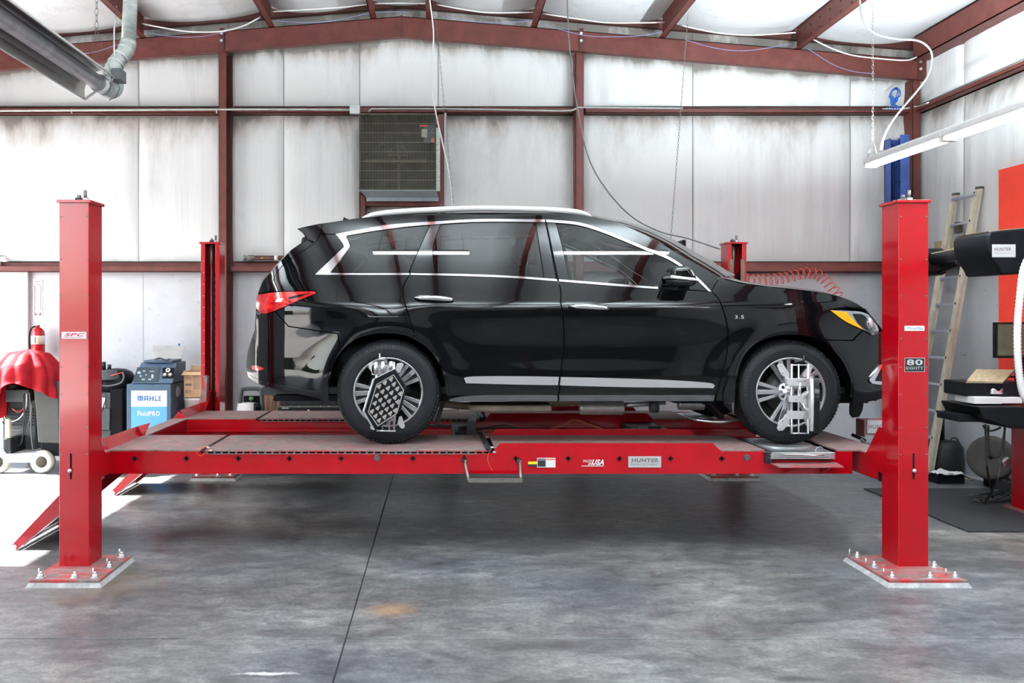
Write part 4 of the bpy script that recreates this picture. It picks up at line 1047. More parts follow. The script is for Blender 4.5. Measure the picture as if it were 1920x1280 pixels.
# --- inner dark body closes the seams
panel('inner_body', [(492,560),(512,530),(530,505),(570,478),(598,450),(600,470),(560,515),(619,519),(768,519),(900,522),(1046,532),(1234,546),(1340,552),(1385,540),(1482,552),(1560,564),(1600,590),(1640,640),(1660,700),(1650,735),(1603,738),(1604,712),(1592,680),(1572,654),(1540,632),(1488,617),(1436,624),(1400,646),(1381,672),(1371,700),(1366,744),(848,746),(846,715),(833,680),(812,650),(780,626),(724,614),(668,624),(632,650),(612,690),(606,740),(520,722),(475,700),(472,660),(490,600)], M['black_matte'], off=-.03, rim=.01, normals=False)
# --- underbody
def both(mb, name, mat, **k):
    o = mb.build(name, mat, car, **k); mirror_part(o); return o
MB().box((-1.2, CARY-.80, 1.00), (3.2, CARY+.80, 1.05)).build('floor_pan', M['black_matte'], car)
for (wx, wz) in WC:      # liners around the wheels
    for s in (-1, 1):
        MB().lathe((wx, CARY+s*.56, wz), (0, s, 0), [(.452, .38), (.455, .15), (.45, 0), (.05, 0)], 40, arc=((0, PI)), smooth=True).build('wheel_liner', M['black_matte'], car, fix=False)
        MB().cyl((wx, CARY+s*.30, wz), (wx, CARY+s*.78, wz), .04, 12).build('axle', M['black_metal'], car)
MB().box((-1.25, CARY-.70, .985), (-.75, CARY+.70, 1.05)).build('rear_valance', M['black'], car, bevel=.02)
MB().tube(smooth_path([(-.55, 6.5, .93), (.0, 6.52, .93), (.25, 6.55, .91), (.95, 6.6, .93), (1.15, 6.62, .96)], 5), [.03]*21, 10).build('exhaust_pipe', simple('tan_pipe', (.40, .32, .22), .6, .2), car)
MB().box((.22, 6.35, .885), (.86, 6.62, .94)).build('heat_shield', simple('tan_shield', (.42, .36, .29), .55, .2, .2, 8), car, bevel=.02)
MB().cyl((1.08, 6.42, .915), (1.42, 6.42, .915), .058, 24).build('catalyst', simple('silver_canister', (.60, .60, .58), .3, .7, .1), car, bevel=.012)
MB().cyl((1.42, 6.42, .93), (1.75, 6.45, .95), .02, 10).build('exhaust_pipe', M['galv'], car)
MB().cyl((1.62, 6.40, .92), (1.68, 6.40, .92), .045, 16).build('flange', M['grey_plastic'], car)
MB().cyl((1.85, 6.45, .94), (2.05, 6.45, .94), .05, 20).build('resonator', M['galv'], car, bevel=.01)
MB().obox((2.0, 6.35, .99), (2.22, 6.55, .82), .05, .03).build('control_arm', M['black_metal'], car)
MB().obox((.03, 6.3, .99), (-.03, 6.3, .80), .06, .03).build('control_arm', M['black_metal'], car)
MB().box((1.75, 6.2, .97), (3.2, 7.5, 1.0)).build('engine_tray', M['black'], car)
MB().tube(smooth_path([(1.9, 6.3, .84), (2.1, 6.2, .83), (2.3, 6.25, .86)], 6), .012, 8).build('sway_bar', M['alu'], car)
# --- cabin
def seat(x, y):
    t = thing('seat', None, None, (x, y, 1.1)); t.parent = car; t.location = Vector((x, y, 1.1))-CO
    MB().box((-.25, -.25, .0), (.28, .25, .34)).build('cushion', M['seat'], t, bevel=.06, local=True)
    MB().add([(-.34, -.24, .25), (-.14, -.24, .25), (-.14, .24, .25), (-.34, .24, .25), (-.50, -.21, .92), (-.38, -.21, .92), (-.38, .21, .92), (-.50, .21, .92)], [(0,3,2,1),(4,5,6,7),(0,1,5,4),(1,2,6,5),(2,3,7,6),(3,0,4,7)]).build('backrest', M['seat'], t, bevel=.04, local=True)
    MB().box((-.53, -.13, .96), (-.42, .13, 1.14)).build('headrest', M['seat'], t, bevel=.035, local=True)
    MB().cyl((-.47, -.06, .88), (-.475, -.06, 1.0), .006, 6).cyl((-.47, .06, .88), (-.475, .06, 1.0), .006, 6).build('headrest_post', M['chrome'], t, local=True)
for (x, ys_) in ((1.15, (6.50, 7.26)), (.25, (6.48, 7.28)), (-.55, (6.55, 7.2))):
    for y in ys_: seat(x, y)
MB().prism([(1.62, 1.75), (1.78, 1.86), (2.05, 1.88), (2.3, 1.80), (2.3, 1.2), (1.75, 1.2)], CARY-.72, CARY+.72, 'xz').build('dashboard', M['interior'], car, bevel=.03)
sw = thing('steering_wheel', None, None, (1.55, 7.25, 1.78)); sw.parent = car; sw.location = Vector((1.55, 7.25, 1.78))-CO; sw.rotation_euler = (0, math.radians(-65), 0)
MB().tube([(.185*math.cos(k*PI/16), .185*math.sin(k*PI/16), 0) for k in range(32)], .014, 8, closed=True).build('rim', M['black'], sw, local=True)
MB().box((-.16, -.02, -.01), (.03, .02, .01)).box((-.02, -.17, -.01), (.02, .17, .01)).build('spokes', M['black'], sw, local=True)
MB().cyl((1.58, 7.25, 1.77), (1.8, 7.25, 1.68), .03, 10).build('steering_column', M['interior'], car)
MB().box((2.0, 6.84, 2.18), (2.03, 7.02, 2.25)).build('rear_view_mirror', M['black'], car, bevel=.01)
MB().box((-.70, CARY-.58, 2.335), (1.02, CARY+.58, 2.345)).build('headliner', M['interior'], car)
MB().box((-1.3, CARY-.8, 1.04), (3.1, CARY+.8, 1.10)).build('cabin_floor', M['interior'], car)
MB().box((2.25, CARY-.75, 1.05), (2.3, CARY+.75, 1.78)).build('firewall', M['interior'], car)
# --- roof rails, fin, mirrors, plate lamp
for s in (-1, 1):
    pts = [px2w(a, b_) for a, b_ in ((676, 408.5), (690, 405), (712, 400.5), (760, 396.5), (830, 393.5), (900, 392), (1000, 393.3), (1060, 395.8), (1095, 400), (1112, 406))]
    path = [Vector((x, CARY+s*.64, z)) for x, z in pts]
    sp = smooth_path(path, 4); n = len(sp)
    mb = MB(); mb.tube(sp, [.006+.017*min(1, min(i, n-1-i)/5) for i in range(n)], 10)
    mb.build('roof_rail', simple('satin_silver_rail', (.80, .80, .80), .35, .3, .02), car)
MB().add([(-.81, CARY-.02, 2.36), (-.81, CARY+.02, 2.36), (-.66, CARY+.012, 2.38), (-.66, CARY-.012, 2.38), (-.80, CARY-.004, 2.44), (-.80, CARY+.004, 2.44)], [(0,3,4),(1,5,2),(0,4,5,1),(2,5,4,3),(0,1,2,3)]).build('antenna_fin', M['black'], car)
def mirror_():
    # pod swept outward from the door
    c = Vector(px2w(1268, 517)); x, z = c.x, c.y; w = W(x, z)
    for s in (-1, 1):
        m = thing('door_mirror', None, None, (x, CARY+s*(w+.13), z)); m.parent = car; m.location = Vector((x, CARY+s*(w+.13), z))-CO
        MB().add([(-.105, -.10, -.03), (.09, -.11, -.04), (.105, .10, -.03), (-.10, .10, -.02), (-.09, -.09, .055), (.03, -.10, .065), (.04, .10, .065), (-.08, .10, .06)], [(0,3,2,1),(4,5,6,7),(0,1,5,4),(1,2,6,5),(2,3,7,6),(3,0,4,7)]).build('mirror_shell', M['paint'], m, local=True, bevel=.035, seg=5)
        MB().add([(-.107, -.104, -.030), (.10, -.112, -.052), (.11, .104, -.045), (-.104, .104, -.030), (-.104, -.102, -.002), (.06, -.108, -.022), (.07, .104, -.018), (-.10, .104, .0)], [(0,3,2,1),(4,5,6,7),(0,1,5,4),(1,2,6,5),(2,3,7,6),(3,0,4,7)]).build('chrome_band', M['chrome'], m, local=True, bevel=.010, seg=3)
        MB().add([(-.085, -.09, -.075), (.05, -.09, -.085), (.06, .09, -.085), (-.08, .09, -.075), (-.10, -.10, -.03), (.095, -.106, -.045), (.10, .10, -.045), (-.10, .10, -.03)], [(0,3,2,1),(4,5,6,7),(0,1,5,4),(1,2,6,5),(2,3,7,6),(3,0,4,7)]).build('mirror_base', M['trim_gloss'], m, local=True, bevel=.02, seg=3)
        MB().obox((.02, -s*.02, -.045), (.05, -s*.17, -.075), .06, .035).build('arm', M['trim_gloss'], m, local=True, bevel=.008)
mirror_()
# --- wheels
def tyre_mat():
    m, n, l, b = newmat('tyre_sidewall'); setp(b, (.01, .01, .012), .55, 0, .16)
    tc = n.new('ShaderNodeTexCoord'); sp = n.new('ShaderNodeSeparateXYZ'); l.new(tc.outputs['Object'], sp.inputs[0])
    v = mapping(n, l); f = noise_node(n, l, v, 60, 4)
    l.new(ramp(n, l, f, [(.3, (.005, .0055, .007)), (.7, (.010, .0105, .0125))]), b.inputs['Base Color'])
    bump(n, l, b, f, .15, .001); return m
M['tyre'] = tyre_mat()
M['rim_dark'] = simple('dark_wheel_pocket', (.03, .031, .033), .4, .5, .2)
M['rim_face'] = simple('machined_wheel_face', (.56, .57, .59), .27, .9, .1, 30)
def wheel(x, z, s, front):
    # built around its own hub, axis along +-y, outer side toward s
    yo = CARY+s*.935
    w = thing('wheel', None, None, (x, yo, z)); w.parent = car; w.location = Vector((x, yo, z))-CO
    ax = Vector((0, s, 0)); R = .375
    prof = [(.232, -.012), (.240, -.002), (.262, .004), (.295, .008), (.325, .004), (.343, -.004), (.355, -.014), (.362, -.022), (.368, -.030), (R, -.045), (R, -.19), (.36, -.215), (.30, -.235), (.24, -.22)]
    MB().lathe((0, 0, 0), ax, prof, 96).build('tyre', M['tyre'], w, local=True)
    MB().lathe((0, 0, 0), ax, [(.305, .0085), (.306, .0105), (.309, .0085)], 96).lathe((0, 0, 0), ax, [(.342, -.002), (.3435, -.001), (.345, -.005)], 96).build('sidewall_ring', M['tyre'], w, local=True)
    tb = MB(); N = 84
    for k in range(N):
        t = 2*PI*k/N
        for (h0, h1, r0, r1, dt, tw) in ((-.062, -.010, R-.006, R+.0005, 0, .60), (-.105, -.072, R-.006, R+.001, .4, .7), (-.15, -.115, R-.006, R+.001, 0, .7), (-.20, -.158, R-.008, R, .4, .6)):
            vs = []
            for (hh, rr, rl) in ((h0, r0, 0), (h1, r0 if h1 < -.02 else r0-.010, 1)):
                for tt in (t-PI/N*tw+dt*2*PI/N, t+PI/N*tw+dt*2*PI/N):
                    for q in (rr-.004, (r1 if rl == 0 or h1 < -.02 else r1-.012)):
                        vs.append(Vector((math.cos(tt)*q, s*hh, math.sin(tt)*q)))
            tb.add(vs, [(0,1,3,2),(4,6,7,5),(0,4,5,1),(2,3,7,6),(1,5,7,3),(0,2,6,4)])
    tb.build('tread_blocks', M['tyre'], w, local=True)
    # rim barrel and lip
    MB().lathe((0, 0, 0), ax, [(.250, -.001), (.251, .003), (.246, .006), (.238, .002), (.233, -.012)], 80).build('rim_lip', M['rim_face'], w, local=True)
    MB().lathe((0, 0, 0), ax, [(.234, -.010), (.225, -.05), (.215, -.12), (.03, -.125)], 60).build('rim_barrel', M['rim_dark'], w, local=True)
    MB().lathe((0, 0, 0), ax, [(.155, -.10), (.157, -.085), (.09, -.084), (.075, -.06), (.02, -.06)], 48).build('brake_disc', simple('disc_grey', (.05, .048, .046), .45, .6, .2, 12), w, local=True)
    def rot2(p, a): return (p[0]*math.cos(a)-p[1]*math.sin(a), p[0]*math.sin(a)+p[1]*math.cos(a))
    def bar(mb, a, r0, u0, w0, r1, u1, w1, h0, h1, th):
        # tapered spoke: radial along local x, u sideways
        q = []
        for (r, u, ww, h) in ((r0, u0, w0, h0), (r1, u1, w1, h1)):
            for sgn in (-1, 1):
                for dh, k in ((0, 1), (-th, 1.25)):
                    p = rot2((r, u+sgn*ww/2*k), a); q.append((p[0], s*(h+dh), p[1]))
        mb.add(q, [(0,4,6,2),(1,3,7,5),(0,1,5,4),(2,6,7,3),(0,2,3,1),(4,5,7,6)])
    a0 = PI if front else PI*1.0+.05
    for g in range(5):
        a = a0+g*2*PI/5; mb = MB()
        bar(mb, a, .045, 0, .026, .238, 0, .034, -.022, -.004, .02)
        for sg in (-1, 1):
            bar(mb, a, .075, sg*.020, .020, .236, sg*.066, .030, -.024, -.006, .02)
        mb.build('spoke', M['rim_face'], w, local=True, bevel=.002)
        mb = MB()
        for sg in (-1, 1): bar(mb, a, .10, sg*.020, .016, .236, sg*.033, .022, -.040, -.03, .01)
        mb.build('spoke_pocket', M['rim_dark'], w, local=True)
        p = rot2((.058, 0), a+PI/5)
        MB().cyl((p[0], s*-.045, p[1]), (p[0], s*-.018, p[1]), .0105, 6).build('lug_nut', M['black_metal'], w, local=True)
        MB().lathe((p[0], s*-.03, p[1]), ax, [(.016, .0), (.019, .004), (.022, 0)], 16).build('lug_seat', M['rim_face'], w, local=True)
    MB().lathe((0, 0, 0), ax, [(.085, -.05), (.075, -.026), (.036, -.022), (.034, -.014), (.001, -.012)], 40).build('hub_cap', M['rim_face'], w, local=True)
    return w
wheels = []
for (x, z), fr in zip(WC, (False, True)):
    zz = .70+.376
    for s in (-1, 1): wheels.append(wheel(x, zz, s, fr))
# raised sidewall lettering, letter by letter round the tyre
def arc_text(w, s, body, r, a_start, da, h):
    for i, ch in enumerate(body):
        if ch == ' ': continue
        a = a_start-i*da
        t = text('sidewall_letter', ch, simple('raised_rubber', (.075, .078, .082), .45) if 'rr' not in M else M['rr'], w, (r*math.cos(a), s*.0095, r*math.sin(a)), h, None, local=True)
        t.rotation_euler = (PI/2, 0, 0); t.rotation_euler.rotate_axis('Z', a-PI/2)
M['rr'] = simple('raised_rubber', (.05, .052, .056), .45)
arc_text(wheels[0], -1, 'MICHELIN', .327, math.radians(118), math.radians(5.0), .020)
arc_text(wheels[2], -1, 'MICHELIN', .327, math.radians(183), math.radians(4.6), .018)
# --- wheel clamps with alignment targets (things of their own)
def wplane(px, py, d): return P(px, py, d)
def plate_px(pts, d, th, name, mat, parent, bevel=.002):
    poly = [(P(a, b_, d).x, P(a, b_, d).z) for a, b_ in pts]
    return MB().prism(poly, d, d+th, 'xz').build(name, mat, parent, bevel=bevel)
def rod_px(x, y0, y1, d, r, name, mat, parent):
    return MB().cyl(P(x, y0, d), P(x, y1, d), r, 14).build(name, mat, parent)
yW = CARY-.935
cl = thing('wheel_clamp', 'silver wheel clamp on the rear wheel with black hexagonal triangle-pattern target', 'wheel clamp', P(726, 745, yW-.1), 'wheel alignment clamps')
M['clamp'] = simple('cast_aluminium', (.78, .79, .80), .3, .55, .05, 25)
for x in (705.5, 717, 730, 739): rod_px(x, 678, 806, yW-.07, .0085 if x in (705.5, 739) else .006, 'rod', M['alu'], cl)
MB().cyl(P(705, 678, yW-.07), P(705, 700, yW-.07), .016, 16).cyl(P(718, 677, yW-.07), P(718, 700, yW-.07), .018, 16).cyl(P(733, 677, yW-.07), P(733, 695, yW-.07), .017, 16).build('sleeve', M['alu'], cl)
plate_px([(697,684),(733,684),(733,703),(697,703)], yW-.06, .03, 'carriage', M['clamp'], cl)
plate_px([(697,775),(742,775),(742,790),(697,790)], yW-.06, .03, 'carriage', M['clamp'], cl)
plate_px([(690.5,683),(694,679),(702,679),(706,690),(704,702),(699,701),(696,696)], yW-.06, .018, 'claw', M['clamp'], cl)
plate_px([(754,680),(757,684),(750,698),(746,699),(741,694),(744,681)], yW-.06, .018, 'claw', M['clamp'], cl)
plate_px([(748,781),(753,780),(759,799),(757,803),(752,803),(745,793)], yW-.06, .018, 'claw', M['clamp'], cl)
plate_px([(694,799),(700,797),(704,803),(700,806),(695,804)], yW-.06, .018, 'claw', M['clamp'], cl)
MB().cyl(P(706, 807, yW-.07), P(742, 808, yW-.07), .006, 8).build('tie_bar', M['alu'], cl)
MB().cyl(P(712, 676, yW-.07), P(712, 664, yW-.07), .006, 8).sphere(P(712, 664, yW-.07), .008).cyl(P(712, 673, yW-.07), P(722, 671, yW-.07), .012, 12).build('clamp_screw', M['chrome'], cl)
HX = [(740.6,691.5),(763,727),(751,771),(704,807),(683,771),(702,710.4)]
dT = yW-.20
def hexpoly(k, pts=HX):
    cx = sum(p[0] for p in pts)/6; cy = sum(p[1] for p in pts)/6
    return [(cx+(a-cx)*k, cy+(b_-cy)*k) for a, b_ in pts]
tg = plate_px(HX, dT, .03, 'target_body', M['black'], cl, bevel=.006)
plate_px([(a-3.5, b_) for a, b_ in HX], dT+.012, .02, 'target_back', M['alu'], cl, bevel=.004)
mt = simple('target_taupe', (.30, .27, .25), .5, 0, .03)
o_ = [(620+a/6.095, 630+b_/6.095) for a, b_ in ((722,436),(839,617),(757,888),(540,1032),(424,869),(523,547))]
i_ = [(620+a/6.095, 630+b_/6.095) for a, b_ in ((719,449),(827,619),(748,880),(543,1016),(435,866),(531,555))]
mb = MB(); vs = [P(*p, dT-.0012) for p in o_]+[P(*p, dT-.0012) for p in i_]
mb.add(vs, [(k, (k+1) % 6, 6+(k+1) % 6, 6+k) for k in range(6)]); mb.build('target_outline', mt, cl)
mb_c = [(690,490),(620,530),(553,572),(722,548),(655,592),(592,632),(528,675),(760,600),(695,645),(632,688),(568,728),(505,765),(795,655),(735,700),(668,740),(605,780),(538,820),(472,858),(765,748),(703,793),(640,833),(577,872),(513,910),(738,845),(680,880),(615,920),(552,960)]
for (cx, cy) in mb_c:
    tri = [(-27,-3),(15,-29),(24,-24),(26,-14),(9,30),(0,34),(-8,27),(-30,6)]
    vs = [P(620+(cx+a*.94)/6.095, 630+(cy+b_*.94)/6.095, dT-.0016) for a, b_ in tri]
    MB().add(vs, [tuple(range(8))]).build('target_mark', mt, cl)
MB().cyl(P(722, 748, dT+.02), P(722, 748, yW-.06), .02, 12).build('stem', M['clamp'], cl)
cf = thing('wheel_clamp', 'silver wheel clamp on the front wheel with its target plate edge-on', 'wheel clamp', P(1498, 745, yW-.1), 'wheel alignment clamps')
dc = yW-.07
def zc(a, b_): return (1370+a/5.817, 630+b_/5.817)
for x, r in ((1484, .009), (1497.3, .006), (1514.6, .009)): rod_px(x, 682, 813, dc, r, 'rod', M['alu'], cf)
MB().cyl(P(1483, 812, dc), P(1516, 812, dc), .005, 8).cyl(P(1484, 684, dc), P(1515, 684, dc), .005, 8).build('tie_bar', M['alu'], cf)
up = plate_px([zc(615,460),zc(875,460),zc(875,500),zc(860,545),zc(640,545),zc(615,520)], dc-.022, .03, 'carriage', M['clamp'], cf)
ptext('HUNTER', 1495, 1512, 713, 715.8, dc-.0235, M['text_grey'], cf, .2)
plate_px([zc(635,655),zc(760,650),zc(830,600),zc(868,610),zc(868,800),zc(800,790),zc(760,720),zc(635,720)], dc-.026, .03, 'target_mount', M['clamp'], cf)
plate_px([zc(625,815),zc(865,820),zc(865,905),zc(625,905)], dc-.022, .03, 'carriage', M['clamp'], cf)
plate_px([zc(512,325),zc(525,303),zc(575,305),zc(600,345),zc(640,400),zc(640,545),zc(605,530),zc(590,440),zc(560,430),zc(530,380)], dc-.004, .016, 'claw', M['clamp'], cf)
plate_px([zc(890,315),zc(898,335),zc(860,440),zc(800,450),zc(790,430),zc(855,310)], dc-.004, .016, 'claw', M['clamp'], cf)
plate_px([zc(510,1005),zc(525,1032),zc(570,1030),zc(645,950),zc(640,830),zc(605,850),zc(575,900),zc(535,930)], dc-.004, .016, 'claw', M['clamp'], cf)
plate_px([zc(885,1020),zc(890,1000),zc(850,900),zc(805,905),zc(815,950),zc(860,1030)], dc-.004, .016, 'claw', M['clamp'], cf)
for a, b_ in ((570,407),(568,927),(548,325),(880,325),(540,1012),(700,690)):
    p = P(*zc(a, b_), dc-.008); MB().cyl(p+Vector((0, -.02 if b_ == 690 else 0, 0)), p+Vector((0, .01, 0)), .0035, 8).build('screw', M['black_metal'], cf)
MB().cyl(P(1489, 678, dc), P(1507, 676, dc), .011, 10).cyl(P(1507, 680, dc), P(1507, 669, dc), .007, 8).sphere(P(1507, 669, dc), .008).build('clamp_screw', M['black_metal'], cf)
MB().cyl(P(1500, 718, dc-.03), P(1500, 742, dc-.03), .008, 10).tube(smooth_path([P(1506, 748, dc-.02), P(1512, 738, dc-.04), P(1518, 733, dc-.05)], 4), .009, 8).tube(smooth_path([P(1504, 755, dc-.02), P(1510, 765, dc-.04), P(1519, 768, dc-.05)], 4), .009, 8).build('swivel', M['chrome'], cf)
# target plate stands square to the wheel
c0 = P(1524, 754, dc-.05); Hh = .195; ang = math.radians(111)
ux = Vector((math.cos(ang), -math.sin(ang), 0)); un = Vector((math.sin(ang), math.cos(ang), 0))
hexp = [(0, .06), (0, -.06), (.06, -Hh), (.20, -Hh*.95), (.26, -.05), (.26, .07), (.20, Hh*.95), (.06, Hh)]
def hexplate(t0, t1, k, name, mat):
    n = len(hexp); vs = []
    for t in (t0, t1):
        for (u, v) in hexp: vs.append(c0+ux*(.13+(u-.13)*k)+Vector((0, 0, v*k))+un*t)
    MB().add(vs, [tuple(range(n))[::-1], tuple(range(n, 2*n))]+[(i, (i+1) % n, n+(i+1) % n, n+i) for i in range(n)]).build(name, mat, cf, bevel=.004)
hexplate(-.028, -.006, .96, 'target_back', M['clamp']); hexplate(-.006, .030, 1, 'target_body', M['trim_gloss'])
# ================================================================== THINGS AROUND THE BAY
def pl(px, py, d): return P(px, py, d)
# --- air unit in the wall
D0 = 8.76
au = thing('air_unit', 'dark dusty box air cooler with wire grille set high in the back wall', 'air cooler', P(746, 285, D0+.2))
ax0, ax1 = P(673.5, 0, D0).x, P(817, 0, D0).x; az0, az1 = P(0, 357, D0).z, P(0, 212, D0).z
M['soot'] = simple('sooty_metal', (.012, .011, .010), .7, .1, .4, 8)
M['soot_brown'] = simple('sooty_brown', (.045, .036, .027), .7, .1, .3, 8)
MB().box((ax0, D0+.02, az0), (ax0+.012, YB-.02, az1)).box((ax1-.006, D0+.02, az0), (ax1+.004, YB-.02, az1)).box((ax0, D0+.02, az1-.01), (ax1, YB-.02, az1)).box((ax0, D0+.02, az0), (ax1, YB-.02, az0+.012)).box((ax0, D0+.30, az0), (ax1, D0+.31, az1)).build('casing', M['soot'], au)
MB().box((ax1+.004, D0+.04, az0+.0), (ax1+.045, D0+.05, P(0, 238, D0).z)).build('side_flange', M['galv_matte'], au)
g = MB(); n = 52
for i in range(n+1):
    x = ax0+(ax1-ax0)*i/n; g.box((x-.0016, D0-.001, az0), (x+.0016, D0+.001, az1))
for i in range(9):
    z = az0+(az1-az0)*(i+.1)/8.2; g.box((ax0-.005, D0-.003, z-.002), (ax1+.005, D0, z+.002))
g.build('wire_grille', simple('grille_wire', (.13, .12, .095), .5, .3, .2), au)
cx, cz = P(746, 285, D0).x, P(0, 287, D0).z
MB().tube([(cx+.10*math.cos(k*PI/12), D0+.12, cz+.10*math.sin(k*PI/12)) for k in range(24)], .005, 6, closed=True).box((cx-.006, D0+.11, cz-.1), (cx+.006, D0+.12, cz+.1)).box((cx-.1, D0+.11, cz-.006), (cx+.1, D0+.12, cz+.006)).build('belt_wheel', M['soot_brown'], au)
MB().tube([(cx-.17+.035*math.cos(k*PI/8), D0+.12, cz+.09+.035*math.sin(k*PI/8)) for k in range(16)], .006, 6, closed=True).build('motor_pulley', M['soot_brown'], au)
MB().box((ax0+.05, D0+.15, cz-.07), (ax1-.1, D0+.17, cz-.035)).box((cx-.01, D0+.15, az0), (cx+.02, D0+.17, cz)).build('cross_bar', M['soot_brown'], au)
MB().box((ax1-.13, D0+.06, P(0, 264, D0).z), (ax1-.01, D0+.07, P(0, 232, D0).z)).build('control_plate', simple('grey_plate', (.05, .055, .06), .5), au)
MB().box((ax1-.20+.05, D0+.05, P(0, 255, D0).z), (ax1-.09, D0+.058, P(0, 240, D0).z)).build('tag', simple('tag_pale', (.30, .31, .26), .5), au)
MB().box((ax1-.05, D0+.05, P(0, 264, D0).z), (ax1-.012, D0+.058, P(0, 257, D0).z)).build('warning_tag', M['label_orange'], au)
MB().box((ax1-.20+.03, D0+.05, P(0, 235, D0).z), (ax1-.09, D0+.058, P(0, 232, D0).z)).build('red_tag', M['text_red'], au)
q0, q1 = P(674, 357, D0), P(818, 357, D0)
MB().add([q0, q1, P(822, 370, D0+.35), P(687, 370, D0+.35)], [(0,1,2,3)]).box((P(687,0,D0+.35).x, D0+.34, P(0, 377, D0+.35).z), (P(822,0,D0+.35).x, D0+.352, P(0, 370, D0+.35).z)).build('drip_tray', simple('pale_blue_steel', (.42, .50, .55), .4, .3, .1), au, solid=.004)
for px in (700, 750, 800): MB().sphere(P(px, 366, D0+.24), .008).build('screw_head', M['zinc'], au)
# framing of the opening
for (xa, xb, ya, yb) in ((676, 685, 357, 402), (821.5, 833, 214, 402), (686, 822, 377, 385.5)):
    a, b_ = P(xa, ya, YB-.14), P(xb, yb, YB-.14)
    MB().box((a.x, YB-.14, min(b_.z, 2.6) if yb > 400 else b_.z), (b_.x, YB-.03, a.z)).build('opening_jamb', M['brown'], frame)
    if yb > 400: MB().box((a.x, YB-.14, 2.22), (b_.x, YB-.03, 2.61)).build('opening_jamb', M['brown'], frame)
MB().box((P(833, 0, YB-.14).x, YB-.13, 2.25), (P(837, 0, YB-.14).x, YB-.06, P(0, 210, YB).z)).build('j_trim', M['offwhite'], frame)
# --- conduits
def pathP(pts, d, k=5): return smooth_path([P(p[0], p[1], p[2] if len(p) > 2 else d) for p in pts], k)
dC = YB-.20
MB().tube(pathP([(-40,208),(100,207),(250,206),(440,205),(560,205),(657,206)], dC), .011, 8).build('conduit', M['galv_matte'], frame)
a, b_ = P(656, 198, dC), P(675, 214, dC)
MB().box((a.x, dC-.03, b_.z), (b_.x, dC+.03, a.z)).build('junction_box', M['galv'], frame, bevel=.003)
MB().tube(pathP([(691,209),(697,204.5),(705,204),(800,204),(900,205),(1000,207),(1065,207.5),(1082,203),(1100,201.5),(1280,203)], dC), .009, 8).build('conduit', M['galv_matte'], frame)
MB().tube(pathP([(1280,203),(1500,204),(1660,206),(1690,204),(1716,199),(1740,190,7.9),(1800,164,7.2),(1920,112,6.2)], dC), .006, 8).build('conduit', M['cable_dark'], frame)
MB().tube(pathP([(1655,204),(1690,204),(1715,200),(1740,192,8.2)], dC), .009, 8).build('conduit', M['cable_white'], frame)
for px in (133, 405): MB().box(P(px, 204, dC-.012), P(px+3, 213, dC)).build('conduit_clip', M['galv'], frame)
# --- cables draped below the roof, each a thing
dR = YB-.42
def cable(name, pts, r, mat, label, group=None, d=dR, n=6):
    return thing_mesh(MB().tube(pathP(pts, d), r, n), name, M[mat], label, 'cable', group)
gw = 'white cables looped from purlin to purlin'
for pts, where in (([(265,44),(300,51),(350,59),(400,60),(430,56),(460,47),(488,32)], 'leftmost loop, over the left wall column'),
            ([(508,22),(560,19),(640,14),(688,8)], 'loop left of the roof ridge'), ([(700,7),(750,6),(802,7)], 'short straight run at the roof ridge'),
            ([(816,8),(870,18),(920,24),(1000,23)], 'loop right of the roof ridge'), ([(1014,25),(1100,38),(1150,43),(1246,42)], 'loop above the middle wall column'),
            ([(1274,47),(1340,61),(1400,66),(1450,64),(1492,61)], 'loop left of the last purlin'), ([(1523,73),(1560,91),(1600,104),(1660,111),(1700,113),(1719,107)], 'loop into the right corner')):
    cable('hanging_cable', pts, .0075, 'cable_white', 'white cable under the roof, '+where, gw)
gb = 'thin blue wires sagging in front of the rafter'
for pts, where in (([(138,102),(180,97),(230,80)], 'by the vent pipe'), ([(268,60),(330,69),(380,68),(430,57),(490,34)], 'over the left wall column'),
            ([(505,38),(600,42),(700,24),(760,22)], 'left of the roof ridge'), ([(820,30),(900,42),(960,42),(1003,38)], 'right of the roof ridge'),
            ([(1015,44),(1060,58),(1110,68),(1190,68),(1240,60)], 'over the middle wall column'), ([(1280,73),(1340,90),(1400,95),(1484,82)], 'left of the last purlin'),
            ([(1510,88),(1560,120),(1600,134),(1640,138)], 'nearest the right corner')):
    cable('thin_wire', pts, .003, 'blue_thin', 'thin pale blue wire on the rafter, '+where, gb, d=dR+.05, n=5)
cable('power_cable', [(1063,-20),(1065,40),(1068,90),(1077,170),(1086,220),(1098,278),(1116,323),(1150,372),(1190,410),(1240,435),(1290,447),(1350,467)], .0075, 'cable_grey', 'long grey cable swooping from the roof to the far right lift post', d=8.36)
cable('power_cable', [(803,-20),(811,40),(813,70),(811,110),(810,150),(815,200),(828,260),(843,330),(851,400)], .0075, 'cable_white', 'white cable hanging down past the air cooler behind the car roof', d=8.5)
cable('power_cable', [(1611,-20),(1613,10),(1620,40),(1640,62),(1680,73),(1720,76),(1742,90),(1748,110),(1741,140),(1720,170),(1690,205),(1668,235),(1655,265),(1650,297)], .008, 'cable_grey', 'curling grey cable feeding the right strip light', d=6.85)
def chain_thing(x0, y0, x1, y1, d, label):
    t = chain_links((P(x0, y0, d), P(x1, y1, d)), .0016, .028).build('chain', M['chain']); tag(t, label, 'chain', 'bare hanging chains'); return t
chain_thing(1290, 28, 1258, 446, 7.7, 'thin chain hanging by itself right of the middle wall column')
chain_thing(817, 30, 851, 392, 8.3, 'thin chain hanging beside the air cooler')
hp = thing('hanging_bracket', 'small white bracket at the foot of the chain just above the windshield', 'bracket', P(1256, 457, 7.7))
a, b_ = P(1241, 454, 7.7), P(1271, 462, 7.7)
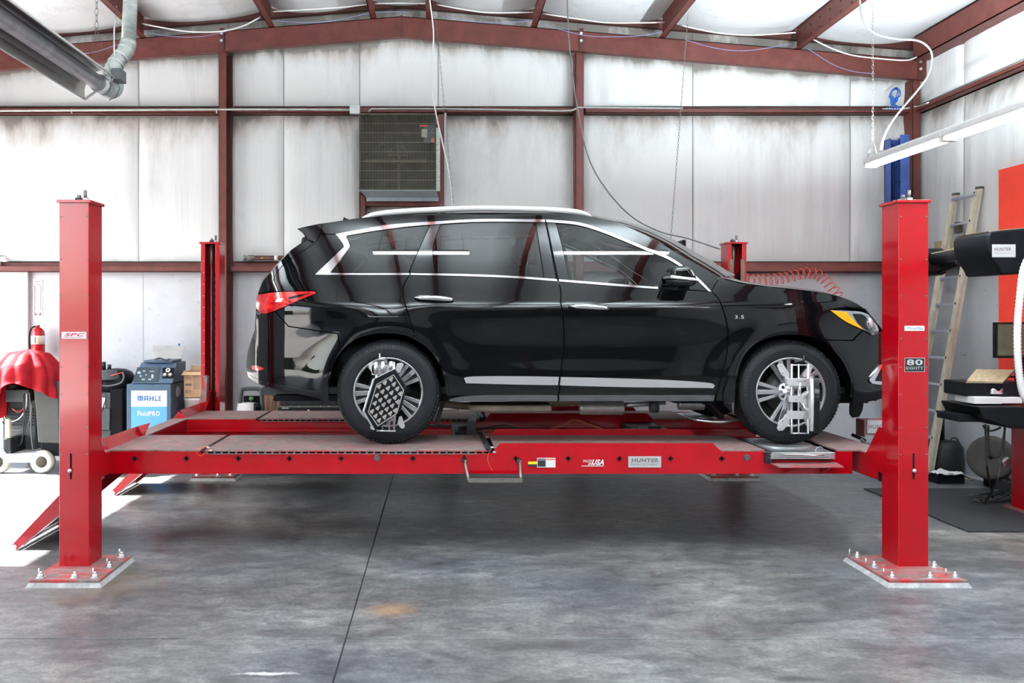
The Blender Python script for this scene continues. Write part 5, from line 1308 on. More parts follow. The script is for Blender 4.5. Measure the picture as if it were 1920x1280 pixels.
MB().box((a.x, 7.68, b_.z), (b_.x, 7.72, a.z)).build('plate', M['white'], hp, bevel=.004); MB().tube([P(1258, 446, 7.7), P(1254, 454, 7.7)], .002, 5).tube([P(1258, 446, 7.7), P(1261, 454, 7.7)], .002, 5).build('hook', M['chain'], hp)
# --- radiant heater, upper left
HX0, HY, HZ = P(187, 160, 5.2).x, 5.2, P(187, 160, 5.2).z
rh = thing('radiant_heater', 'long steel radiant tube heater hung under the roof at upper left', 'heater', (HX0, HY, HZ))
prof = [(-.105,-.075),(-.100,-.015),(-.075,.045),(-.03,.085),(.02,.095),(.065,.08),(.10,.035)]
rot = math.radians(8)
prof = [(u*math.cos(rot)-v*math.sin(rot), u*math.sin(rot)+v*math.cos(rot)) for u, v in prof]
mb = MB(); vs = []; L = 4.6
for y in (0, -L):
    for (u, v) in prof: vs.append((u, y, v))
k = len(prof); mb.add(vs, [(i, i+1, k+i+1, k+i) for i in range(k-1)])
mb.build('reflector', simple('reflector_aluminium', (.55, .54, .52), .35, .75, .12, 5), rh, local=True, solid=.003)
for (u, v) in (prof[0], prof[-1]): MB().cyl((u, 0, v), (u, -L, v), .005, 6).build('rolled_edge', M['offwhite'], rh, local=True)
MB().cyl((.005, .06, .005), (.005, -L, .005), .047, 24).build('heat_tube', simple('heat_tube_steel', (.42, .43, .46), .3, .85, .25, 6, stretch=(1, 3, 1)), rh, local=True)
MB().obox((prof[0][0], -.0, prof[0][1]), (prof[-1][0], -.0, prof[-1][1]), .02, .006).build('end_brace', M['white'], rh, local=True)
MB().tube(smooth_path([(.005, .03, .005), (.005, .12, .005), (.02, .18, .03), (.03, .16, .10)], 5), .055, 20).build('end_elbow', M['galv_matte'], rh, local=True)
MB().lathe((.005, -.03, .005), (0, -1, 0), [(.036, 0), (.057, .0), (.057, -.04), (.036, -.04)], 24).build('burner_collar', M['white'], rh, local=True)
MB().box((.07, .0, .035), (.13, .10, .11)).build('gas_box', M['grey_plastic'], rh, local=True, bevel=.004)
MB().tube([(.1, .02, .04), (.125, .0, -.02), (.10, .0, -.075), (.06, .0, -.09)], .003, 6).build('lead', M['cable_dark'], rh, local=True)
for e in (0, -3.2):
    top = Vector((-.02, e, roofz(HX0)-HZ+.1)); mid = Vector((-.02, e, .36))
    chain_links((mid, top), .002, .04).build('chain', M['chain'], rh, local=True)
    MB().tube([mid, (-.09, e, .06)], .0022, 5).tube([mid, (.07, e, .085)], .0022, 5).build('hanger', M['chain'], rh, local=True)
vd = thing('vent_duct', 'galvanised round vent duct with elbows rising from the heater to the roof', 'duct', P(215, 130, 5.4))
pts = [P(207, 148, 5.34), P(212, 128, 5.38), P(222, 112, 5.42), P(233, 100, 5.44), P(239, 88, 5.46), P(241, 78, 5.47)]
MB().tube(smooth_path(pts, 3), .050, 24).build('elbow', simple('galv_elbow', (.33, .37, .34), .5, .35, .3, 9), vd)
top = P(248, -80, 5.5); MB().cyl(P(241, 80, 5.47), top, .046, 28).build('pipe', M['galv_matte'], vd)
for (a, b_, c) in ((pts[1], pts[2], .054), (pts[2], pts[3], .054), (pts[3], pts[4], .054), (pts[4], pts[5], .053)):
    m = (a+b_)/2; dd = (b_-a).normalized(); MB().lathe(m-dd*.006, dd, [(c-.004, -.003), (c, .003), (c, .009), (c-.004, .015)], 28).build('seam_ring', M['galv'], vd)
cable('gas_line', [(216,30),(214,60),(214,95),(216,108)], .005, 'galv', 'thin metal gas line beside the vent duct', d=5.3)
# --- shaft lying on the lower girt
zs = GZ[0][1]+.035; dS = YB-.10
ds = thing('drive_shaft', 'old brown drive shaft with bright joint lying on the wall girt', 'car part', (P(495, 0, dS).x, dS, zs))
MB().cyl((P(478, 0, dS).x, dS, zs), (P(560, 0, dS).x, dS, zs), .026, 20).build('tube', M['brown_dark'], ds)
MB().lathe((P(456, 0, dS).x, dS, zs), (1, 0, 0), [(.01, 0), (.032, .004), (.032, .03), (.022, .04), (.036, .06), (.030, .08), (.034, .10), (.024, .13)], 20).build('joint', M['chain'], ds)
MB().cyl((P(515, 0, dS).x, dS, zs), (P(522, 0, dS).x, dS, zs), .027, 20).build('paper_tag', M['label_white'], ds)
MB().sphere((P(492, 0, dS).x, dS-.026, zs), .008).build('paint_dot', M['label_yellow'], ds)
# --- sign and extinguisher by the door
ds_ = YB-.004
sg = thing('fire_sign', 'white arrow sign reading FIRE EXTINGUISHER on the wall beside the door', 'sign', P(71, 558, ds_))
plate('sign_board', 62.5, 523, 79.5, 594, ds_, M['label_white'], sg); tg_ = M['text_grey']
mb = MB(); f = [P(*q, ds_-.002) for q in ((64.5,527),(77.5,527),(77.5,528),(64.5,528))]
mb.quad(*f)
for q in (((64.5,534),(66,536),(66,582),(64.5,586)), ((77.5,534),(76,536),(76,582),(77.5,586)), ((64.5,584),(71,590.5),(64.5,591.5),(64.4,590)), ((77.5,584),(71,590.5),(77.5,591.5),(77.6,590))): mb.quad(*[P(*w, ds_-.002) for w in q])
mb.build('arrow_print', tg_, sg)
ptext('FIRE', 65.5, 76.5, 529.5, 535, ds_-.0022, tg_, sg, 0, .01)
for i, ch in enumerate('EXTINGUISHER'): 
    y = 538+i*4.0; w = 1.0 if ch == 'I' else 3.0; ptext(ch, 71-w/2, 71+w/2, y, y+2.9, ds_-.0022, tg_, sg)
dE = YB-.12; e0 = P(71.5, 640, dE)
fe = thing('fire_extinguisher', 'red fire extinguisher hanging on the wall under its arrow sign', 'fire extinguisher', e0)
MB().lathe((e0.x, dE, P(0, 675, dE).z), (0, 0, 1), [(.0, 0), (.066, .005), (.070, .02), (.070, .29), (.062, .325), (.035, .355), (.022, .365), (.022, .385), (0, .385)], 32).build('cylinder', M['red'], fe)
zl = P(0, 645, dE).z; MB().lathe((e0.x, dE, zl), (0, 0, 1), [(.0708, 0), (.0712, .0), (.0712, .095), (.0708, .095)], 32).build('label', M['label_white'], fe)
for k, (c, u) in enumerate((('label_yellow', .02), ('text_blue', -.005))):
    MB().box((e0.x+u, dE-.0735, zl+.01), (e0.x+u+.014, dE-.069, zl+.085)).build('label_print', M[c], fe)
zt = P(0, 611, dE).z
MB().cyl((e0.x, dE, zt-.03), (e0.x, dE, zt+.01), .018, 12).build('valve', M['chrome'], fe)
MB().obox((e0.x-.03, dE, zt+.035), (e0.x+.085, dE, zt-.005), .018, .008).obox((e0.x-.03, dE, zt+.01), (e0.x+.07, dE, zt-.03), .018, .006).build('squeeze_handle', M['chrome'], fe)
MB().tube(smooth_path([(e0.x-.02, dE, zt), (e0.x-.075, dE, zt-.03), (e0.x-.095, dE, zt-.12), (e0.x-.085, dE-.01, zt-.30), (e0.x-.08, dE-.01, zt-.36)], 6), .010, 8).build('hose', M['black'], fe)
wl2 = thing('wall_light', 'small white lamp head at the left edge above the door frame', 'lamp', P(6, 488, YB-.1))
MB().box(P(-8, 476, YB-.12), P(4, 503, YB-.02)).build('base', M['white'], wl2, bevel=.01)
MB().sphere(P(8, 486, YB-.16), .055, 16, (1, 1, .55)).build('lamp_head', M['white'], wl2)
# --- machine under the red cloth
dM = 8.55
cm = thing('service_cart', 'grey wheeled machine standing under the red cloth at the left edge', 'machine', P(58, 870, dM))
bx = P(60, 0, dM).x
def bp(px, py, d=dM): return P(px, py, d)
a, b_ = bp(60, 715), bp(112, 832)
MB().prism([(bp(60,715).x, bp(0,715).z), (bp(110,715).x, bp(0,715).z), (bp(113,832).x, bp(0,832).z), (bp(70,830).x, bp(0,830).z), (bp(66,770).x, bp(0,770).z)], dM, dM+.5, 'xz').build('body', simple('taupe_plastic', (.055, .055, .05), .45, 0, .1), cm, bevel=.02)
MB().box(bp(5, 720, dM+.30), bp(80, 850, dM+.45)).build('back_panel', M['grey_plastic'], cm, bevel=.01)
MB().box(bp(5, 852, dM-.04), (bp(64, 0).x, dM+.4, bp(0, 866).z)).build('foot_tray', M['white'], cm, bevel=.008)
MB().box(bp(6, 822), (bp(20, 0).x, dM+.4, bp(0, 852).z)).build('side_block', M['black_metal'], cm, bevel=.01)
MB().box(bp(8, 785), (bp(18, 0).x, dM+.05, bp(0, 822).z)).build('filter_bottle', simple('cream_bottle', (.6, .55, .4), .4), cm, bevel=.015)
MB().box(bp(75, 826, dM+.02), (bp(112, 0).x, dM+.5, bp(0, 856).z)).build('base', M['black'], cm, bevel=.02)
for (px, pz) in ((80, 858), (-2, 858)):
    c = bp(px, pz)
    MB().lathe((c.x, dM-.02, .118), (0, -1, 0), [(.03, 0), (.07, .01), (.10, .02), (.118, .0), (.118, -.06), (.09, -.075), (.03, -.06)], 32).build('wheel', simple('cream_tyre', (.50, .48, .42), .6, 0, .1), cm)
    MB().lathe((c.x, dM-.025, .118), (0, -1, 0), [(0, .012), (.02, .015), (.055, .006), (.06, 0)], 24).build('wheel_hub', M['soot_brown'], cm)
MB().box(bp(10, 730, dM+.1), (bp(45, 0).x, dM+.3, bp(0, 755).z)).build('tool_tray', M['grey_plastic'], cm, bevel=.01)
for k in range(6):
    y = 766+k*6; MB().box(bp(18, y, dM+.28), bp(64, y+1.3, dM+.30)).build('louvre', M['black_metal'], cm)
for pts, m in (([(50,735),(48,765),(35,785),(15,790),(8,780)], 'cable_white'), ([(55,732),(57,775),(50,800),(30,806),(10,798),(5,790)], 'cable_grey'), ([(22,765),(35,772),(48,760),(56,745)], 'hose_red'), ([(46,738),(44,800),(40,830),(30,835)], 'cable_dark'), ([(60,752),(58,800),(62,845)], 'cable_grey'), ([(44,742),(48,790),(46,815)], 'cable_dark')):
    MB().tube(smooth_path([bp(x, y, dM+.05+.03*k) for k, (x, y) in enumerate(pts)], 6), .007, 6).build('lead', M[m], cm)
def cloth():
    cx, cy, zt_ = bp(57, 0, 8.7).x, 8.66, bp(0, 655, 8.7).z
    def fn(u, v):
        a = 2*PI*u; cs, sn = math.cos(a), math.sin(a); s = v**.85
        hem = .80-.28*max(0, -cs)**1.5-.05*max(0, cs)+.14*max(0, -sn)**3-.10*max(0, sn)
        f1 = abs(math.sin(a*3.5+.7))-.6; f2 = abs(math.sin(a*8+1.1*math.sin(a*2)))-.6; f3 = noise.noise(Vector((cs*3, sn*3, v*3)))
        fo = .20*f1*s+.13*f2*s**1.4+.10*f3*s
        top = min(1, s*2.1)**.8
        rx = (.02+.28*top+.07*s)*(1+fo)*(1.25 if cs < 0 else 1); ry = (.02+.22*top+.05*s)*(1+fo*1.2)
        z = zt_-.07*top-(zt_-hem-.07)*max(0, (s-.25)/.75)**1.1+.015*f2*(1-s)*s*4+.02*f3*s
        return Vector((cx+rx*cs, cy+ry*sn, z))
    o = MB().grid(fn, 200, 34).build('cloth', M['cloth_red'], None, solid=.003)
    tag(o, 'crumpled red cloth draped over the grey machine at the left edge', 'cloth')
cloth()
# --- black tank machine
dT2 = 8.75
bt = thing('oil_machine', 'black and grey wheeled service machine between left post and blue unit', 'machine', P(212, 880, dT2))
def tp(px, py, d=dT2): return P(px, py, d)
MB().box(tp(160, 735), (tp(228, 0).x, dT2+.45, .05)).build('body', M['grey_plastic'], bt, bevel=.03)
MB().box(tp(205, 728, dT2-.01), (tp(232, 0).x, dT2+.40, .06)).build('side_panel', M['black'], bt, bevel=.02)
MB().lathe((tp(203, 0).x, dT2+.22, tp(0, 735).z), (0, 0, 1), [(.0, 0), (.205, .0), (.215, .06), (.20, .14), (.16, .20), (.10, .23), (.0, .24)], 40).build('bowl_top', M['black'], bt)
MB().lathe((tp(195, 0).x, dT2+.12, tp(0, 712).z), (0, 0, 1), [(.0, .1), (.10, .09), (.155, .03), (.16, 0), (0, 0)], 40).build('lid', M['grey_plastic'], bt)
MB().cyl(tp(194, 694, dT2+.22), tp(194, 678, dT2+.22), .025, 12).cyl(tp(205, 692, dT2+.22), tp(205, 683, dT2+.22), .02, 12).build('cap', M['black_metal'], bt)
MB().tube(smooth_path([tp(230, 697), tp(232, 708), tp(225, 718), tp(205, 723), tp(188, 722)], 6), .008, 8).build('clear_hose', M['cable_grey'], bt)
MB().cyl(tp(208, 704), tp(229, 698), .006, 8).build('red_lever', M['hose_red'], bt)
MB().box(tp(188, 765, dT2-.03), (tp(208, 0).x, dT2+.1, tp(0, 806).z)).build('tool_bin', M['grey_plastic'], bt, bevel=.012)
MB().box(tp(188, 745, dT2-.01), tp(198, 764, dT2)).build('gauge_plate', M['label_silver'], bt, bevel=.004)
MB().tube(smooth_path([tp(195, 733, dT2-.03), tp(199, 745, dT2-.04), tp(194, 762, dT2-.03), tp(190, 772, dT2-.04)], 5), .006, 6).build('lead', M['cable_dark'], bt)
# --- blue fluid service unit
dB = 8.55
bm_ = thing('fluid_service_unit', 'slate blue fluid exchange machine lettered with its maker and model on white and blue', 'machine', P(280, 884, dB))
def fp(px, py, d=dB): return P(px, py, d)
x0, x1 = fp(237, 0).x, fp(321, 0).x
MB().box((x0, dB, .06), (x1, dB+.50, fp(0, 720).z)).build('body', M['navy_plastic'], bm_, bevel=.012)
MB().box((x0+.02, dB+.01, .0), (x1-.02, dB+.48, .06)).build('plinth', M['black'], bm_)
plate('white_panel', 246, 732, 313, 762, dB-.001, M['label_white'], bm_); plate('blue_panel', 246, 762, 313, 840, dB-.001, M['label_blue'], bm_)
STROKES = {'M': ((0,0,.24,1),(.38,0,.62,1),(.76,0,1,1),(0,.78,1,1)), 'A': ((0,0,.25,1),(.75,0,1,1),(0,.8,1,1),(0,.3,1,.5)), 'H': ((0,0,.26,1),(.74,0,1,1),(0,.4,1,.6)), 'L': ((0,0,.28,1),(0,0,1,.22)), 'E': ((0,0,.28,1),(0,0,1,.2),(0,.4,.9,.6),(0,.8,1,1))}
for ch, (u0, u1) in zip('MAHLE', ((258,268),(270.3,277.8),(280,288),(290.5,296),(297.3,301.8))):
    mb = MB(); pa, pb = P(u0, 742, dB-.003), P(u1, 751.5, dB-.003)
    for kk, (q0_, r0_, q1_, r1_) in enumerate(STROKES[ch]):
        mb.box((pa.x+(pb.x-pa.x)*q0_, dB-.0045-.0003*kk, pb.z+(pa.z-pb.z)*r0_), (pa.x+(pb.x-pa.x)*q1_, dB-.0022, pb.z+(pa.z-pb.z)*r1_))
    mb.build('letter', M['text_blue'], bm_)
ptext('FluidPRO', 258, 299.5, 770.5, 779.5, dB-.0045, M['label_white'], bm_, 0, .014)
# head with sloping screen
hz0, hz1 = fp(0, 719).z, fp(0, 681).z
hx0, hx1 = fp(245, 0).x, fp(323, 0).x
MB().add([(hx0, dB+.01, hz0), (hx1, dB+.01, hz0), (hx1+.0, dB+.46, hz0), (hx0, dB+.46, hz0), (hx0+.05, dB+.16, hz1), (hx1-.0, dB+.16, hz1), (hx1, dB+.46, hz1), (hx0+.05, dB+.46, hz1)], [(0,3,2,1),(4,5,6,7),(0,1,5,4),(1,2,6,5),(2,3,7,6),(3,0,4,7)]).build('console_head', M['navy_plastic'], bm_, bevel=.01)
def on_slope(px, py, out=.003):
    t = (719-py)/(719-681); d = dB+.01+.15*t
    p = P(px, 0, d); return Vector((p.x, d-out*.8, hz0+(hz1-hz0)*t+out*.5))
MB().quad(on_slope(249, 716), on_slope(295, 716), on_slope(301, 690), on_slope(258, 690)).build('screen', simple('dim_screen', (.035, .05, .06), .15, 0, .1), bm_, solid=.004)
for (x, y, w, h) in ((258, 698, 6, 4), (268, 696, 5, 2), (262, 705, 4, 2), (281, 697, 8, 1.5), (284, 703, 4, 7), (273, 703, 3, 2), (266, 711, 6, 2), (278, 711, 6, 2)):
    MB().quad(on_slope(x, y+h, .006), on_slope(x+w, y+h, .006), on_slope(x+w, y, .006), on_slope(x, y, .006)).build('screen_icon', simple('icon', (.30, .42, .58), .4) if 'icon' not in M else M['icon'], bm_)
MB().quad(on_slope(304, 710), on_slope(326, 710), on_slope(328, 691), on_slope(305, 691)).build('gauge_panel', M['black'], bm_, solid=.004)
for (x, y, m) in ((315.5, 696, 'label_white'), (309.5, 704, 'chain'), (319.5, 704, 'chain')):
    c = on_slope(x, y, .004); nn = Vector((0, -.8, .55)).normalized()
    MB().cyl(c, c+nn*.012, .023, 20).build('gauge', M[m], bm_); MB().cyl(c+nn*.012, c+nn*.014, .012, 16).build('gauge_face', M['label_white' if m == 'chain' else 'grey_plastic'], bm_)
MB().box((hx0+.09, dB+.12, hz1), (hx1-.04, dB+.44, hz1+.025)).build('top_tray', M['navy_plastic'], bm_, bevel=.006)
M['acrylic'] = glass('smoky_acrylic', (.62, .64, .63))
lid = [fp(281, 679, dB+.40), fp(338, 679, dB+.40), fp(347, 649, dB+.52), fp(288, 647, dB+.52)]
MB().quad(*lid).build('clear_lid', simple('frosted_lid', (.38, .39, .38), .35, 0, .15, 6), bm_, solid=.006)
MB().tube(smooth_path([fp(290, 674, dB+.1), fp(300, 671, dB+.1), fp(312, 676, dB+.1), fp(318, 672, dB+.1)], 5), .007, 8).build('cable', M['cable_dark'], bm_)
MB().lathe(Vector((x1+.003, dB+.2, fp(0, 737).z)), (1, 0, 0), [(0, .012), (.05, .012), (.06, 0)], 24).build('side_port', M['alu'], bm_)
MB().box(fp(334, 648, dB+.51), fp(338, 644, dB+.53)).build('clip', M['cable_blue'], bm_)
# --- carton on a white bucket
dK = 8.72
bk = thing('bucket', 'white round bucket under the cardboard box left of the far left post', 'bucket', P(362, 860, dK))
MB().lathe((P(365, 0, dK).x, dK+.15, 0), (0, 0, 1), [(0, 0), (.12, 0), (.15, P(0, 748, dK).z-.02), (.158, P(0, 748, dK).z-.02), (.158, P(0, 746, dK).z), (0, P(0, 746, dK).z)], 36).build('pail', M['white'], bk)
cbx = thing('cardboard_box', 'open brown cardboard box of oil with worn print on the bucket', 'box', P(365, 745, dK))
zb0, zb1 = P(0, 745.5, dK).z, P(0, 697, dK).z
xa, xb = P(344, 0, dK).x, P(393, 0, dK).x
for (a, b_, nme) in (((xa, dK, zb0), (xb, dK+.006, zb1), 'front'), ((xa, dK, zb0), (xa+.006, dK+.24, zb1), 'side'), ((xb-.006, dK, zb0), (xb, dK+.24, zb1), 'side'), ((xa, dK+.234, zb0), (xb, dK+.24, zb1), 'back'), ((xa, dK, zb0), (xb, dK+.24, zb0+.005), 'bottom')):
    MB().box(a, b_).build(nme, M['card'], cbx)
MB().quad((xa, dK, zb1), (xb, dK, zb1), (xb+.01, dK-.05, zb1-.03), (xa-.01, dK-.05, zb1-.03)).build('flap', M['card'], cbx, solid=.004)
MB().quad((xa, dK+.24, zb1), (xb, dK+.24, zb1), (xb, dK+.28, zb1+.05), (xa, dK+.28, zb1+.05)).build('flap', M['card'], cbx, solid=.004)
ptext('VV975', 347, 358, 707, 711, dK-.002, M['text_grey'], cbx, 0); ptext('80-90', 348, 358, 731, 737, dK-.002, M['text_grey'], cbx, 0, .02)
plate('print_band', 347, 719, 359, 723, dK-.0005, M['text_grey'], cbx); plate('print_band', 363, 700, 380, 730, dK-.0005, simple('faded_print', (.40, .29, .19), .7), cbx)
MB().lathe(P(349, 698, dK+.06), (0, 0, 1), [(.028, -.03), (.030, .02), (.026, .022), (.024, -.03)], 20).build('paper_roll', M['card'], cbx)
# --- vacuum, planks and tool chest behind the far runway
dV = 8.85
vc = thing('vacuum_cleaner', 'white shop vacuum with black handle frame and green knob', 'vacuum', P(472, 860, dV))
MB().tube(smooth_path([P(449, 775, dV), P(453, 735, dV), P(459, 729, dV), P(485, 729, dV), P(490, 735, dV), P(493, 775, dV)], 4), .022, 10).build('handle_frame', M['grey_plastic'], vc)
MB().box(P(456, 742, dV-.01), P(488, 772, dV+.03)).build('panel', M['black'], vc, bevel=.01)
MB().sphere(P(471, 747, dV-.03), .024, 16).build('knob', simple('green_knob', (.10, .24, .06), .4), vc)
MB().lathe((P(467, 0, dV).x, dV+.05, .05), (0, 0, 1), [(0, 0), (.16, .0), (.17, .40), (.13, P(0, 756, dV).z-.05), (.05, P(0, 753, dV).z-.05), (0, P(0, 753, dV).z-.05)], 32).build('tank', M['white'], vc)
MB().cyl(P(482, 770, dV-.12), P(482, 756, dV-.12), .035, 16).build('hose_port', M['black'], vc)
for k, (xt, xb_, w) in enumerate(((500, 488, 9), (509, 497, 10), (517, 508, 6), (523, 514, 7))):
    d = 9.14+.025*k; a = P(xt, 733+2.5*k, d); b2 = P(xb_-28, 860, d-.03); b2.z = .02; b2.x = a.x+(b2.x-a.x)*.45
    t = MB().obox(b2, a, w/F*d, .022, up=Vector((0, 1, 0))).build('wood_plank', M['wood'], None, bevel=.002)
    tag(t, 'pale wood plank leaning between vacuum and tool chest, number '+('one', 'two', 'three', 'four')[k]+' from the left', 'plank', 'leaning planks')
dX = 8.8
tc_ = thing('tool_chest', 'black steel tool chest with lid behind the rear wheel', 'tool chest', P(582, 860, dX))
MB().box(P(525, 737, dX), (P(655, 0, dX).x, dX+.35, P(0, 761, dX).z)).build('lid', M['black_metal'], tc_, bevel=.01)
MB().box(P(520.5, 763, dX-.02), (P(660, 0, dX).x, dX+.36, .12)).build('body', M['black_metal'], tc_, bevel=.008)
MB().box(P(521, 761, dX-.03), P(640, 763, dX+.0)).build('trim', M['chain'], tc_)
for k in range(3): MB().box(P(528, 768+k*16, dX-.03), P(650, 781+k*16, dX-.018)).build('drawer', M['black'], tc_, bevel=.004)
MB().box(P(528.5, 763.6, dX-.024), P(541, 766, dX-.019)).build('badge', M['label_silver'], tc_); MB().box(P(570, 748.7, dX-.004), P(588, 750, dX)).build('badge', M['label_silver'], tc_)
MB().sphere(P(578.5, 769.5, dX-.03), .012).sphere(P(578.5, 743.5, dX-.01), .010).build('lock', M['zinc'], tc_)
for px in (545, 561, 601, 616): MB().sphere(P(px, 761.5, dX-.03), .005).build('rivet', M['zinc'], tc_)
# things under the car on the left: pale box seen past the rear wheel
bxw = thing_mesh(MB().box(P(822, 755, 8.9), (P(850, 0, 9.1).x, 9.1, P(0, 769, 8.9).z)), 'storage_box', M['white'], 'white box on a shelf seen under the car behind the rear wheel', 'box', None, bevel=.01)
MB().box(P(822, 769.5, 8.9), (P(850, 0, 9.1).x, 9.15, 0)).v
sh = tag(MB().box((P(818, 0, 8.9).x, 8.86, 0), (P(860, 0, 9.1).x, 9.15, P(0, 769.2, 8.9).z)).build('low_cabinet', M['grey_plastic'], None, bevel=.01), 'grey low cabinet against the wall behind the car', 'cabinet')
# --- red coiled hose right of the far post
pts = [P(x, y, 8.9) for x, y in ((1396, 523), (1420, 525), (1450, 523), (1480, 519), (1505, 513), (1528, 513), (1545, 523), (1557, 536), (1566, 548), (1572, 560))]
core = smooth_path(pts, 5); tot = [0]
for i in range(1, len(core)): tot.append(tot[-1]+(core[i]-core[i-1]).length)
coil = []; turns = 19; N = turns*16
for i in range(N+1):
    s_ = tot[-1]*i/N; j = max(k for k in range(len(tot)) if tot[k] <= s_+1e-9); j = min(j, len(core)-2)
    c = core[j].lerp(core[j+1], (s_-tot[j])/max(1e-6, tot[j+1]-tot[j])); d = (core[j+1]-core[j]).normalized()
    a1 = Vector((0, 1, 0)); b1 = d.cross(a1).normalized(); t = 2*PI*i/16
    coil.append(c+(a1*math.cos(t)+b1*math.sin(t))*.058)
thing_mesh(MB().tube(coil, .0055, 6), 'air_hose', M['hose_red'], 'red coiled air hose hanging behind the hood', 'hose')
# --- blue column and blue cord in the right corner
dL = 8.9
blc = thing('blue_column', 'blue steel lift column in the corner behind the right front post', 'column', (P(1682, 0, dL).x, dL, 0))
xa, xb = P(1667, 0, dL).x, P(1696, 0, dL).x; zt = P(0, 256, dL).z
MB().box((xb-.10, dL-.10, 0), (xb-.012, dL-.09, zt)).box((xb-.02, dL-.10, 0), (xb, dL+.1, zt)).box((xa, dL+.08, 0), (xb, dL+.1, zt-.02)).box((xa, dL-.02, 0), (xa+.012, dL+.1, zt-.02)).build('column', M['blue_steel'], blc, bevel=.004)
MB().box((xa+.012, dL+.02, 0), (xb-.09, dL+.03, zt-.08)).build('inner_track', simple('deep_blue', (.01, .02, .08), .4), blc)
MB().tube([(xa+.02, dL, zt-.03), (xa+.04, dL, 2.6), (xb-.1, dL, 2.3)], .006, 6).build('cable', M['cable_dark'], blc)
for px in (1680, 1688): MB().cyl(P(px, 341, dL-.105), P(px, 341, dL-.098), .008, 8).build('bolt_hole', M['black_matte'], blc)
mb = MB()
for k in range(7):
    r1, r2, ph = .050+.006*(k % 3), .075+.006*(k % 4), k*.12
    cc = P(1677, 180, 8.95)
    mb.tube([cc+Vector((r1*math.sin(t+ph)*(1 if math.cos(t) > -.2 else .5), .01*k-.03, r2*math.cos(t)-.0)) for t in [2*PI*q/20 for q in range(20)]], .0045, 5, closed=True)
cc = P(1677, 197, 8.95)
for k in range(6): mb.tube(smooth_path([cc+Vector((0, .005*k, .02)), cc+Vector((-.05+.025*k, .005*k, -.02)), cc+Vector((-.07+.03*k, .0, -.05))], 4), .0045, 5)
thing_mesh(mb, 'cord_bundle', M['cable_blue'], 'blue cord coiled and tied on the corner column', 'cord')
# --- ladder leaning on the right wall
ld = thing('ladder', 'weathered extension ladder leaning on the right wall beside the post', 'ladder', (5.0, 8.4, 0))
def rail(y, zt, yb):
    top = Vector((XR-.09, y, zt)); bot = Vector((4.93, yb, 0.0)); return bot, top
R1 = rail(8.09, P(0, 352, 8.09).z, 8.36); R2 = rail(8.46, P(0, 364, 8.46).z, 8.76)
for k, (b0, t0) in enumerate((R1, R2)):
    MB().obox(b0, t0, .030, .075, up=Vector((0, 1, 0))).build('rail', M['ladder'], ld, bevel=.003)
    off = Vector((-.034, -.014, 0)); b1 = b0+off; t1 = b0+(t0-b0)*.965+off
    MB().obox(b1, t1, .028, .060, up=Vector((0, 1, 0))).build('fly_rail', M['ladder'], ld, bevel=.003)
    MB().obox(t0-(t0-b0).normalized()*.012, t0+Vector((0, 0, .012)), .034, .08, up=Vector((0, 1, 0))).build('rail_cap', M['grey_plastic'], ld)
for i in range(11):
    t = .045+i*.0935
    a, b_ = R1[0].lerp(R1[1], t), R2[0].lerp(R2[1], t)
    MB().obox(a+Vector((-.02, 0, 0)), b_+Vector((-.02, 0, 0)), .034, .026).build('rung', M['alu'], ld, bevel=.003)
    for (dy) in (-.026, .026):
        c = a+Vector((-.064 if dy < 0 else -.03, dy-.008, 0)); q = .015
        MB().add([c+Vector((0, -q, q)), c+Vector((0, q, 0)), c+Vector((0, -q, -q))] if dy > 0 else [c+Vector((0, q*.9, q)), c+Vector((0, 0, -q)), c+Vector((0, -q*.9, q))], [(0, 1, 2)]).build('rung_mark', M['black_matte'], ld)
MB().box((XR-.16, 8.30, 2.45), (XR-.12, 8.38, 2.56)).build('rung_lock', M['soot_brown'], ld)
# dusty plank stored behind the ladder
tag(MB().box((XR-.14, 7.55, 2.235), (XR-.11, 8.75, 2.40)).build('plank', M['dust_tan'], None, bevel=.003), 'dusty tan board lying on the wall girt behind the ladder', 'board')
# --- alignment camera beam and pods
bb = thing('camera_beam', 'black horizontal alignment camera beam with dusty top, ending in a pod', 'camera beam', (4.2, 6.6, 2.1))
def bpx(px, py, d): return P(px, py, d)
q0, q1 = bpx(1738, 488, 7.5), bpx(1866, 464, 6.35)
MB().cyl(q0, q1, .052, 24).build('beam', M['black'], bb)
MB().obox(q0+Vector((0, 0, .046)), q1+Vector((0, 0, .046)), .06, .014).build('dust_layer', M['dust_tan'], bb, bevel=.006)
MB().box((q0.x-.10, 7.35, q0.z-.14), (q0.x+.12, 7.65, q0.z+.10)).build('far_pod', M['black'], bb, bevel=.05)
MB().obox(q0+Vector((.05, -.1, -.09)), q0+Vector((.14, -.25, -.03)), .1, .07).build('pod_arm', M['black'], bb, bevel=.02)
d = 6.1
poly = [(1852,444),(1857,434),(1880,431),(1925,427),(1925,513),(1878,515),(1873,503),(1860,484),(1853,470)]
MB().prism([(P(a, b_, d).x, P(a, b_, d).z) for a, b_ in poly], d, d+.42, 'xz').build('pod', M['black'], bb, bevel=.018, seg=3)
tp_ = [(1857,433.5),(1880,430.6),(1925,426.6),(1925,427.6),(1880,431.8),(1858,435)]
MB().prism([(P(a, b_, d).x, P(a, b_, d).z+.002) for a, b_ in tp_], d+.02, d+.40, 'xz').build('dust_layer', M['dust_tan'], bb)
plate('name_plate', 1860, 458, 1904, 482, d-.001, M['label_silver'], bb); ptext('HUNTER', 1864, 1896, 464, 470.5, d-.0025, M['text_grey'], bb, .1, .03); ptext('Engineering Company', 1865, 1896, 473, 476, d-.0025, M['text_grey'], bb, .1)
